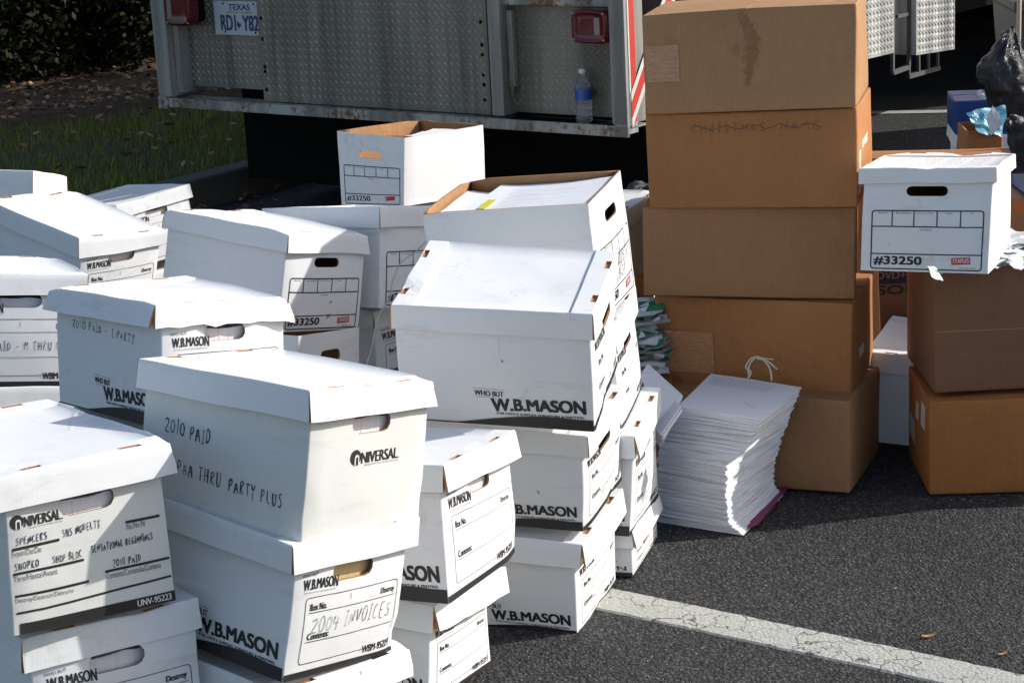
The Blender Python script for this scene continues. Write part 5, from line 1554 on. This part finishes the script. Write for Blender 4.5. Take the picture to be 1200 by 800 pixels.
r1 = Carton('R1', 'open dull brown carton full of ream wrappers, at the right under the white numbered box', 'brown_c', opentop=True)
p = r1.pf(); p.line([(.0, .50), (.25, .505), (1.0, .498)], .0025, 0, 10)
p.build('crease', mats('brown_a'), r1.root)
# crumpled ream wrappers
MAT['wrap'] = plain('wrapper_paper', (0.74, 0.75, 0.75), .6, nscale=20, namt=.12, bump=.4, bdist=.003)
MAT['green'] = plain('green_print', (0.02, 0.22, 0.10), .5)
def wrapper(loc, rz, label, group, seed, size=.10, tilt=(0, 0)):
    R = random.Random(seed)
    n = 7
    V = []; 
    for i in range(n):
        for j in range(n):
            x = (i / (n - 1) - .5) * size * 1.3; y = (j / (n - 1) - .5) * size
            nn = noise.noise_vector(Vector((x * 22 + seed, y * 22, seed)))
            V.append(Vector((x + nn.x * .012, y + nn.y * .012, .012 + nn.z * .022)))
    V2 = [v_ + Vector((0, 0, -.0025)) for v_ in V]
    F, MI = [], []
    gi, gj = R.randrange(0, n - 3), R.randrange(0, n - 2)
    for i in range(n - 1):
        for j in range(n - 1):
            a0 = i * n + j
            g = 1 if (gi <= i <= gi + 2 and gj <= j <= gj + 1) else 0
            F += [(a0, a0 + n, a0 + n + 1), (a0, a0 + n + 1, a0 + 1)]
            g2 = g and not (i == gi + 2 and j == gj + 1)
            MI += [1 if g and not (i == gi) else 0, 1 if g2 else 0]
    b = n * n
    F2 = [(f_[0] + b, f_[2] + b, f_[1] + b) for f_ in F]
    o = mesh_obj('ream_wrapper', V + V2, F + F2, [MAT['wrap'], MAT['green']], MI + [0] * len(F2))
    o.location = loc; o.rotation_euler = (tilt[0], tilt[1], rz)
    tag(o, label, 'wrapper', group)
    return o
R_ = random.Random(5)
r1pos = r1.pos
for i in range(110):
    lx = R_.uniform(-.15, .165); ly = R_.uniform(-.275, .275)
    P_ = r1pos + r1.R @ Vector((lx, ly, r1.H - .012 + R_.uniform(-.004, .016)))
    wrapper(P_, R_.uniform(0, 6.28), 'crumpled white ream wrapper with green print in the open carton at the right', 'ream wrappers in the open carton', i * 1.37 + 1, R_.uniform(.06, .10), (R_.uniform(-.25, .25), R_.uniform(-.25, .25)))
for i in range(13):
    P_ = r1pos + r1.R @ Vector((r1.L / 2 - .012 + R_.uniform(-.008, .010), -.27 + i * .045, r1.H + R_.uniform(-.006, .002)))
    wrapper(P_, R_.uniform(0, 6.28), 'crumpled white ream wrapper with green print in the open carton at the right', 'ream wrappers in the open carton', i * 2.37 + 200, R_.uniform(.045, .065), (R_.uniform(-.2, .2), R_.uniform(-.2, .2)))
wf = wrapper(at(1091, 322, 5.05), .6, 'torn white wrapper corner with a green mark poking over the rim of the open carton', None, 3.3, .042, (.75, .35))
# pile of wrappers beside the tall stack
for i in range(15):
    q0 = at(748, 358 + i * 5.2, 5.62)
    o = wrapper((q0.x + R_.uniform(-.02, .02), q0.y + .03 + R_.uniform(-.01, .01), q0.z - .02), R_.uniform(-.5, .5), 'flattened ream wrapper with green print in the pile behind the centre stack', 'ream wrappers piled behind the centre stack', i * 2.1 + 50, .12, (R_.uniform(-.1, .1), R_.uniform(-.1, .1)))
zc = at(756, 436, 5.62)
Carton('PC', 'low brown carton under the pile of ream wrappers behind the centre stack', 'brown_b', data=((zc.x - .03, zc.y + .1, 0), (-95, 0, 0), (.3, .22, max(.1, zc.z - .03)), {}))
zc = at(752, 358, 5.85); zt_ = at(752, 328, 5.85)
Carton('PO', 'orange-brown carton edge showing between the white box and the wrapper pile', 'brown_b', data=((zc.x - .05, zc.y + .19, zc.z), (-95, 0, 0), (.28, .20, zt_.z - zc.z), {}))
# leaning sheaf of paper behind the paper stack
def sheaf(name, top, depth_, lab, n=14, th=.0045, seed=1):
    R = random.Random(seed)
    P = [at(u_, w_, d_) for (u_, w_, d_) in top]
    c0 = sum(P, Vector()) / 4
    e = empty(name, c0, None, lab, 'papers')
    nn = (P[1] - P[0]).cross(P[3] - P[0]).normalized()
    if nn.z < 0: nn = -nn
    mb = MB()
    for i in range(n):
        off = -nn * th * i + Vector((R.uniform(-.003, .003), R.uniform(-.003, .003), 0))
        a = [p_ - c0 + off for p_ in P]; b_ = [q_ - nn * th * .75 for q_ in a]
        mb.add(a + b_, [(0, 1, 2, 3), (7, 6, 5, 4), (0, 4, 5, 1), (1, 5, 6, 2), (2, 6, 7, 3), (3, 7, 4, 0)])
    mb.build('sheets', MAT['paper'], e)
    return e
sheaf('paper_sheaf', [(742, 455, 5.35), (760, 426, 5.45), (800, 462, 5.35), (778, 500, 5.22)], 0, 'bluish white sheaf of papers leaning behind the left side of the paper stack')
sheaf('paper_sheaf', [(766, 498, 5.2), (790, 470, 5.25), (797, 476, 5.2), (775, 508, 5.15)], 0, 'small sheaf of papers wedged left of the paper stack', 5, .003, 2)

# ------------------------------------------------------------------ the tall paper stack
near = [(0.605, 4.970, .300), (0.572, 4.973, .227), (0.518, 4.980, .181), (0.513, 4.974, .095), (0.521, 4.967, .029), (0.552, 4.959, 0)]
left = [(0.407, 5.109, .300), (0.372, 5.112, .236), (0.359, 5.111, .182), (0.350, 5.106, .106), (0.343, 5.101, .038), (0.340, 5.098, 0)]
right = [(0.741, 5.229, .300), (0.711, 5.240, .213), (0.684, 5.247, .135), (0.670, 5.250, .076), (0.671, 5.249, .028), (0.691, 5.245, 0)]
def prof_at(L, z):
    for i in range(len(L) - 1):
        if L[i][2] >= z >= L[i + 1][2]:
            t = (L[i][2] - z) / (L[i][2] - L[i + 1][2]); t = t * t * (3 - 2 * t) * .5 + t * .5
            return Vector((L[i][0] + (L[i + 1][0] - L[i][0]) * t, L[i][1] + (L[i + 1][1] - L[i][1]) * t, z))
    return Vector(L[0][:3])
ps_loc = Vector((.53, 5.15, 0))
ps = empty('paper_stack', ps_loc + Vector((0, -.03, 0)), None, 'tall leaning stack of loose white printed sheets in front of the brown cartons', 'paper stack')
R_ = random.Random(9)
mb = MB()
NL = 175
bundle = 0; boff = Vector((0, 0, 0))
for i in range(NL):
    z0 = .3 * i / NL; z1 = .3 * (i + .80 + R_.random() * .18) / NL
    if R_.random() < .16: boff = Vector((R_.uniform(-.0035, .0035), R_.uniform(-.003, .003), 0))
    jit = boff + Vector((R_.uniform(-.0022, .0022), R_.uniform(-.0022, .0022), 0))
    ring = []
    n_, l_2, r_2 = prof_at(near, z0), prof_at(left, z0), prof_at(right, z0)
    bk = l_2 + r_2 - n_ + Vector((-.02, .03, 0))
    cs = [n_, r_2, bk, l_2]
    K = 8
    top, bot = [], []
    for c_i in range(4):
        A_, B_ = cs[c_i], cs[(c_i + 1) % 4]
        nd = (B_ - A_).cross(Vector((0, 0, 1))).normalized()
        for k in range(K):
            t = k / K
            q = A_.lerp(B_, t) + jit - ps_loc
            q += nd * (.0016 * noise.noise(Vector((q.x * 30, q.y * 30, i * 5.1))))
            sag = -.010 * (t - .5) ** 2 * 0 + .0045 * noise.noise(Vector((q.x * 7, q.y * 7, i * .22))) * min(1, i / 10) * (1 if i < NL - 3 else .4)
            top.append(Vector((q.x, q.y, z1 + sag + .002))); bot.append(Vector((q.x, q.y, z0 + sag + .002)))
    m = len(top)
    mb.add(top + bot, [tuple(range(m)), tuple(range(2 * m - 1, m - 1, -1))] + [(k, m + k, m + (k + 1) % m, (k + 1) % m) for k in range(m)], 0)
mb.build('sheets', [MAT['paper']], ps)
n_, l_2, r_2 = [Vector(q) for q in (near[0], left[0], right[0])]
bk = l_2 + r_2 - n_ + Vector((-.02, .03, 0))
def pst(a_, b_, o=0):   # a from left corner side to right, b from near to far
    q = (n_.lerp(r_2, a_)).lerp(l_2.lerp(bk, a_), b_); q.z = .3 + .0045 + o
    return q - ps_loc
p = Print(lambda a_, b_, o=0: pst(b_, 1 - a_, o), .28, .28, .0012)
for r_ in range(26):
    y = .97 - r_ * .010
for c_i in range(11):
    x = .10 + c_i * .062
    for r_ in range(9):
        p.line([(x, .90 - r_ * .026), (x + .045, .90 - r_ * .026)], .0012, 0, 1)
p.line([(.66, .33), (.80, .22), (.84, .21)], .0012, 1, 3)
p.build('printed_rows', mats('pen_faint', 'pen'), ps)
# magenta sheet under it
V = [ground_at(868, 625), ground_at(889, 619), ground_at(925, 577), ground_at(905, 572), ground_at(860, 590)]
V = [Vector((q.x, q.y, .003)) for q in V]; V[1].z = .012; V[2].z = .016
mg = mesh_obj('magenta_sheet', V + [q + Vector((0, 0, .0015)) for q in V], [(4, 3, 2, 1, 0), (5, 6, 7, 8, 9)] + [(i, (i + 1) % 5, 5 + (i + 1) % 5, 5 + i) for i in range(5)], MAT['magenta'])
tag(mg, 'magenta sheet sticking out from under the tall paper stack', 'paper')
d0 = 5.30
tw = twine('twine', [at(878, 442, d0), at(877, 432, d0), at(881, 423, d0), at(888, 418, d0), at(897, 424, d0), at(903, 434, d0), at(904, 446, d0)], .0024, 'knotted pale twine looped over the tall paper stack')
twine('twine', [at(888, 418, d0), at(880, 420, d0), at(874, 430, d0), at(880, 436, d0), at(876, 444, d0)], .0022, 'loose bow of twine at the left end of the paper stack loop')
twine('twine', [at(886, 418, d0), at(896, 420, d0), at(906, 421, d0)], .0022, 'upper loose end of the twine knot on the paper stack')
twine('twine', [at(887, 420, d0), at(899, 423, d0 - .01), at(911, 433, d0 - .02)], .0022, 'lower loose end of the twine knot on the paper stack')

# ------------------------------------------------------------------ things behind at the right
c0 = at(1030, 302, 6.15); 
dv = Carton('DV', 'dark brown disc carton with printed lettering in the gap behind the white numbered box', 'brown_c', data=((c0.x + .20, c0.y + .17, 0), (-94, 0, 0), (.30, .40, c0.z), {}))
MAT['navy'] = plain('navy_print', (0.01, 0.012, 0.05), .5); MAT['gold'] = plain('gold_print', (0.30, 0.19, 0.10), .5)
p = dv.pf()
hB = lambda v_: max(0.02, min(.98, (at(1045, v_, 6.15).z) / c0.z))
p.rect(0.005, hB(337), .9, hB(316), 0)
p.text('DVD+R', .03, hB(331), w=.26, h=hB(322) - hB(331), bold=.02, mi=1, lift=.0004)
p.text('SONY', .03, hB(350), w=.42, h=hB(339) - hB(350), bold=.05, mi=2)
p.build('printed_lettering', mats('navy', 'gold', 'ink'), dv.root)
# upright board edge
def board(name, pts, th_, mat, lab, cat):
    P = [at(*q) for q in pts]; c_ = sum(P, Vector()) / len(P)
    P = [q - c_ for q in P]; nn = (P[1] - P[0]).cross(P[2] - P[0]).normalized() * th_
    n = len(P)
    o = mesh_obj(name, P + [q + nn for q in P], [tuple(range(n))[::-1], tuple(range(n, 2 * n))] + [(i, (i + 1) % n, n + (i + 1) % n, n + i) for i in range(n)], mat)
    o.location = c_; return tag(o, lab, cat)
board('cardboard_sheet', [(1024, 300, 6.0), (1028, 318, 5.99), (1032, 420, 5.98), (1027, 424, 5.98), (1021, 400, 6.2)], .005, MAT['kraft'], 'narrow upright edge of a brown cardboard sheet between the two brown stacks', 'cardboard')
# big carton behind the white numbered box
c0 = at(1008, 188, 6.2)
bk_ = Carton('BK', 'brown carton mostly hidden behind the white numbered box at the right', 'brown_b', data=((c0.x + .23, c0.y + .06, 0), (-97, 0, 0), (.12, .45, c0.z), {}))
c1 = at(1188, 200, 5.9)
bk2 = Carton('BL', 'brown carton with an orange band at the right edge, behind the numbered box', 'brown_a', data=((c1.x + .19, c1.y + .16, .12), (-92, 0, 0), (.32, .36, at(1190, 236, 5.9).z - .12), {}))
MAT['blue'] = plain('blue_board', (0.006, 0.055, 0.24), .5); MAT['orange'] = plain('orange_print', (0.62, 0.20, 0.05), .5)
MAT['sky_plastic'] = plain('light_blue_plastic', (0.12, 0.36, 0.48), .4, nscale=30, bump=.5, bdist=.004)
p = bk2.pf(); p.rect(0, .93, 1, .995, 0); p.text('DVD', .06, .13, w=.3, h=.1, bold=.04, mi=1); p.build('printed_lettering', mats('orange', 'ink'), bk2.root)
mb = MB()
mb.box((-.15, -.17, 0), (.15, .17, .008), bev=.001)
o = mb.build('blue_tray', MAT['blue']); o.location = (bk2.pos.x, bk2.pos.y, .12 + bk2.H + .004); tag(o, 'flat blue tray lid on the brown carton at the right edge', 'tray')
mb = MB(); mb.box((-.2, -.2, 0), (.2, .2, .116), bev=.003)
o = mb.build('wooden_crate', MAT['kraft']); o.location = (bk2.pos.x, bk2.pos.y, 0); tag(o, 'low brown box on the ground under the carton at the right edge', 'box')
Carton('BX', 'unseen brown carton added outside the right edge to block sun behind the right stack', 'brown_a', data=((1.85, 6.0, 0), (-90, 0, 0), (.5, .5, .45), {}))  # unseen cartons added to keep sun off the gap between the stacks
Carton('BY', 'unseen brown carton on top of another, added to block sun outside the right edge', 'brown_b', data=((1.86, 6.0, .452), (-86, 0, 0), (.46, .48, .35), {}))
# blue box on a white one
cb_ = at(1124, 119, 7.6); cbb = at(1124, 160, 7.6)
blue = Carton('BB', 'blue cardboard box standing on a pale box behind the right stack', 'brown_a', data=((cb_.x + .11, cb_.y + .13, cbb.z), (-96, 0, 0), (.26, .22, cb_.z - cbb.z), {}))
for ch in blue.root.children:
    ch.data.materials[0] = MAT['blue']
FileBox('UB', 'pale box under the blue box behind the right stack', data=((cb_.x + .17, cb_.y + .15, 0), (-96, 0, 0), (.36, .32, cbb.z - .003, .05, .01, .012), {}), seed=3)
# small open carton with a light blue plastic and white paper
cs = at(1136, 155, 7.0); csb = at(1173, 155, 7.0)
sc_ = Carton('SC', 'small open brown carton holding light blue plastic and a white paper', 'brown_b', opentop=True, data=((cs.x + .06, cs.y + .11, cs.z - .2), (-93, 0, 0), (.20, .12, .2), {}))
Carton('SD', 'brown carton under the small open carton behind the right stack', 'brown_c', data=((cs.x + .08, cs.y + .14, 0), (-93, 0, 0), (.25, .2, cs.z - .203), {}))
def crumple_poly(name, pts, mat, lab, cat, amp=.01, n=8, seed=0):
    P = [at(*q) for q in pts]; c_ = sum(P, Vector()) / 4
    V = []
    for i in range(n + 1):
        for j_ in range(n + 1):
            a_, b_ = i / n, j_ / n
            q = P[0].lerp(P[1], a_).lerp(P[3].lerp(P[2], a_), b_) - c_
            V.append(q + noise.noise_vector(Vector((a_ * 4, b_ * 4, seed))) * amp)
    F = [(i * (n + 1) + j_, (i + 1) * (n + 1) + j_, (i + 1) * (n + 1) + j_ + 1, i * (n + 1) + j_ + 1) for i in range(n) for j_ in range(n)]
    V2 = [v_ + Vector((0, .003, 0)) for v_ in V]; b = len(V)
    o = mesh_obj(name, V + V2, F + [tuple(b + i for i in f_[::-1]) for f_ in F], mat)
    o.location = c_; return tag(o, lab, cat)
crumple_poly('plastic_sheet', [(1131, 131, 7.0), (1178, 123, 7.05), (1176, 158, 7.0), (1150, 158, 6.98)], MAT['sky_plastic'], 'crumpled light blue plastic in the small open carton', 'plastic', .010, n=14, seed=2)
crumple_poly('paper_scrap', [(1155, 140, 6.97), (1163, 124, 6.97), (1174, 146, 6.95), (1162, 158, 6.96)], MAT['badge_white'], 'white paper scrap standing in the small open carton', 'paper', .006, seed=4)
crumple_poly('paper_scrap', [(1144, 108, 7.5), (1150, 105, 7.5), (1157, 116, 7.5), (1150, 116, 7.5)], MAT['badge_white'], 'tiny white paper corner on the blue box', 'paper', .004, seed=5)
# black rubbish bags
k = NT('black_bag_plastic')
bn = k.noise(14, 6, .7, None, 1.2)
MAT['bag'] = k.set((0.003, 0.003, 0.004), .24, normal=k.bump(bn, .9, .02), spec=.6)
def bag(name, rows, depth, lab, seed):
    V, n = [], 28
    for ri, (v_, u_, r) in enumerate(rows):
        c_ = at(u_, v_, depth); rr = r * depth / F_PX
        for k_i in range(n):
            a_ = 2 * math.pi * k_i / n
            f_ = 1 + .16 * (noise.turbulence(Vector((math.cos(a_) * 3.2, math.sin(a_) * 3.2, ri * .55 + seed * 3)), 4, True) - .5) + .22 * noise.noise(Vector((math.cos(a_) * 2.2, math.sin(a_) * 2.2, ri * .5 + seed))) + .10 * abs(noise.noise(Vector((a_ * 3, ri * 1.1, seed))))
            V.append(Vector((c_.x + rr * f_ * math.cos(a_), c_.y + rr * f_ * .8 * math.sin(a_), c_.z)))
    F = [(i * n + q_, i * n + (q_ + 1) % n, (i + 1) * n + (q_ + 1) % n, (i + 1) * n + q_) for i in range(len(rows) - 1) for q_ in range(n)]
    F += [tuple(range(n))[::-1], tuple((len(rows) - 1) * n + q_ for q_ in range(n))]
    b0 = Vector((at(rows[-1][1], rows[-1][0], depth).x, at(rows[-1][1], rows[-1][0], depth).y, 0))
    o = mesh_obj(name, [q_ - b0 for q_ in V], F, MAT['bag'], smooth=True); o.location = b0
    m_ = o.modifiers.new('s', 'SUBSURF'); m_.levels = m_.render_levels = 2
    tx_ = bpy.data.textures.new('folds', 'CLOUDS'); tx_.noise_scale = .09; tx_.noise_depth = 3; tx_.noise_type = 'HARD_NOISE'
    m2 = o.modifiers.new('d', 'DISPLACE'); m2.texture = tx_; m2.strength = .035; m2.mid_level = .4
    return tag(o, lab, 'rubbish bag')
bag('rubbish_bag', [(28, 1186, 2), (36, 1184, 8), (48, 1181, 13), (60, 1179, 18), (72, 1180, 28), (84, 1184, 36), (96, 1186, 38), (108, 1189, 36), (120, 1196, 34), (132, 1204, 32), (150, 1214, 30), (180, 1222, 28), (230, 1226, 26), (290, 1228, 30), (330, 1230, 24)][::-1], 7.2,
    'black plastic rubbish bag with a twisted neck at the top right edge', 1.3)
bag('rubbish_bag', [(132, 1184, 3), (138, 1190, 14), (150, 1200, 22), (170, 1210, 26), (200, 1216, 30), (260, 1220, 34), (330, 1222, 36), (380, 1222, 30), (396, 1222, 20)][::-1], 6.6,
    'lower black rubbish bag at the right edge below the twisted one', 4.4)
# plastic-wrapped thing behind the open box
bag('rubbish_bag', [(213, 762, 8), (216, 758, 22), (221, 756, 28), (226, 756, 30), (232, 756, 30), (250, 758, 26)][::-1], 6.6, 'glossy black plastic bag behind the white box, left of the tall brown stack', 2.2)

# dark container far right
MAT['dark_paint'] = worn_metal('dark_grey_container_paint', (0.045, 0.045, 0.042), (0.03, 0.018, 0.01), .6, ramt=(.62, .74))
g0 = ground_at(1118, 47)
ct = empty('skip_container', (g0.x, g0.y, 0), (0, 0, math.radians(-8)), 'dark grey steel container with a diagonal brace at the top right behind the truck', 'container')
mb = MB(); mb.box((-.75, 0, .36), (5.0, 2.4, 2.9), bev=.02); mb.build('container_body', MAT['dark_paint'], ct)
mb = MB(); mb.tube([(.30, -.04, .50), (.75, -.04, .95), (1.1, -.04, 1.4)], .045, 6); mb.build('diagonal_brace', MAT['chassis'], ct)
mb = MB(); mb.box((-.77, -.05, .30), (5.0, .06, .37)); mb.build('bottom_rail', MAT['chassis'], ct)
for x in (.4, 4.4):
    for y in (.2, 2.1):
        mb = MB(); mb.tube([(x, y, .22), (x + .12, y, .22)], .22, 20); mb.build('wheel', MAT['black'], ct)
# two unseen bins added past the right edge to shadow the asphalt behind
for yy_, dy_, nm in ((12.3, 2.2, 'far'), (10.95, .40, 'near')):
    e2 = empty('shadow_bin', (4.1, yy_, 0), None, nm + ' grey steel bin added out of view at the right to shadow the asphalt', 'bin')
    mb = MB(); mb.box((0, 0, .03), (1.4, dy_, 1.9), bev=.02); mb.build('bin_body', MAT['dark_paint'], e2)
    mb = MB(); mb.box((-.03, -.03, 1.903), (1.43, dy_ + .03, 1.95), bev=.01); mb.build('bin_lid', MAT['dark_paint'], e2)
# wooden pole and grey bin at the right edge
pt_ = at(1191.5, 33, 7.5); p2 = at(1196, -25, 7.5)
mb = MB(); mb.tube([(pt_.x, pt_.y, 0), (p2.x, p2.y, p2.z + .5)], .009, 8)
MAT['pole'] = plain('pale_wood', (0.55, 0.45, 0.32), .7, nscale=60)
o = mb.build('wooden_pole', MAT['pole']); tag(o, 'thin pale wooden pole standing at the top right edge', 'pole')
pt_ = at(1196, 135, 7.75)
MAT['bin'] = plain('grey_bin_plastic', (0.075, 0.08, 0.08), .5)
bn_ = empty('wheeled_bin', (pt_.x + .27, pt_.y + .28, 0), (0, 0, math.radians(-3)), 'grey wheeled bin cut by the right edge behind the rubbish bags', 'bin')
mb = MB()
V = []
for z, s_ in ((.06, .20), (.95, .26)):
    for (x, y) in ((-1, -1), (1, -1), (1, 1), (-1, 1)): V.append(Vector((x * s_, y * s_, z)))
mb.add(V, [(3, 2, 1, 0), (4, 5, 6, 7)] + [(i, (i + 1) % 4, 4 + (i + 1) % 4, 4 + i) for i in range(4)])
mb.build('bin_body', MAT['bin'], bn_)
mb = MB(); mb.box((-.28, -.29, .95), (.28, .28, 1.0), bev=.012); mb.build('bin_lid', MAT['bin'], bn_)
for sg in (-1, 1):
    mb = MB(); mb.tube([(sg * .20, .2, .09), (sg * .26, .2, .09)], .09, 16); mb.build('wheel', MAT['black'], bn_)

# single leaves on the asphalt
def one_leaf(u_, w_, s_, rz, lab):
    g = ground_at(u_, w_)
    n = 10
    V = [Vector((math.cos(2 * math.pi * k / n) * s_, math.sin(2 * math.pi * k / n) * s_ * .35 * (1 + .3 * math.sin(k * 2.1)), .004 + .15 * s_ * abs(math.cos(2 * math.pi * k / n)))) for k in range(n)] + [Vector((0, 0, .003))]
    o = mesh_obj('fallen_leaf', V, [(k, (k + 1) % n, n) for k in range(n)], MAT['leaf_orange']); o.location = (g.x, g.y, .001); o.rotation_euler = (0, 0, rz)
    tag(o, lab, 'leaf', 'single leaves on the asphalt')
MAT['leaf_orange'] = plain('orange_leaf', (0.50, 0.24, 0.06), .7)
one_leaf(1088, 747, .017, .2, 'orange leaf on the asphalt just above the white line, lower right')
one_leaf(1050, 691, .007, 1.2, 'tiny orange leaf on the sunlit asphalt right of centre')
one_leaf(824, 761, .006, .4, 'tiny brown leaf on the asphalt below the white line')
one_leaf(1175, 768, .012, .4, 'dull brown leaf on the asphalt beside the white line near the right edge')
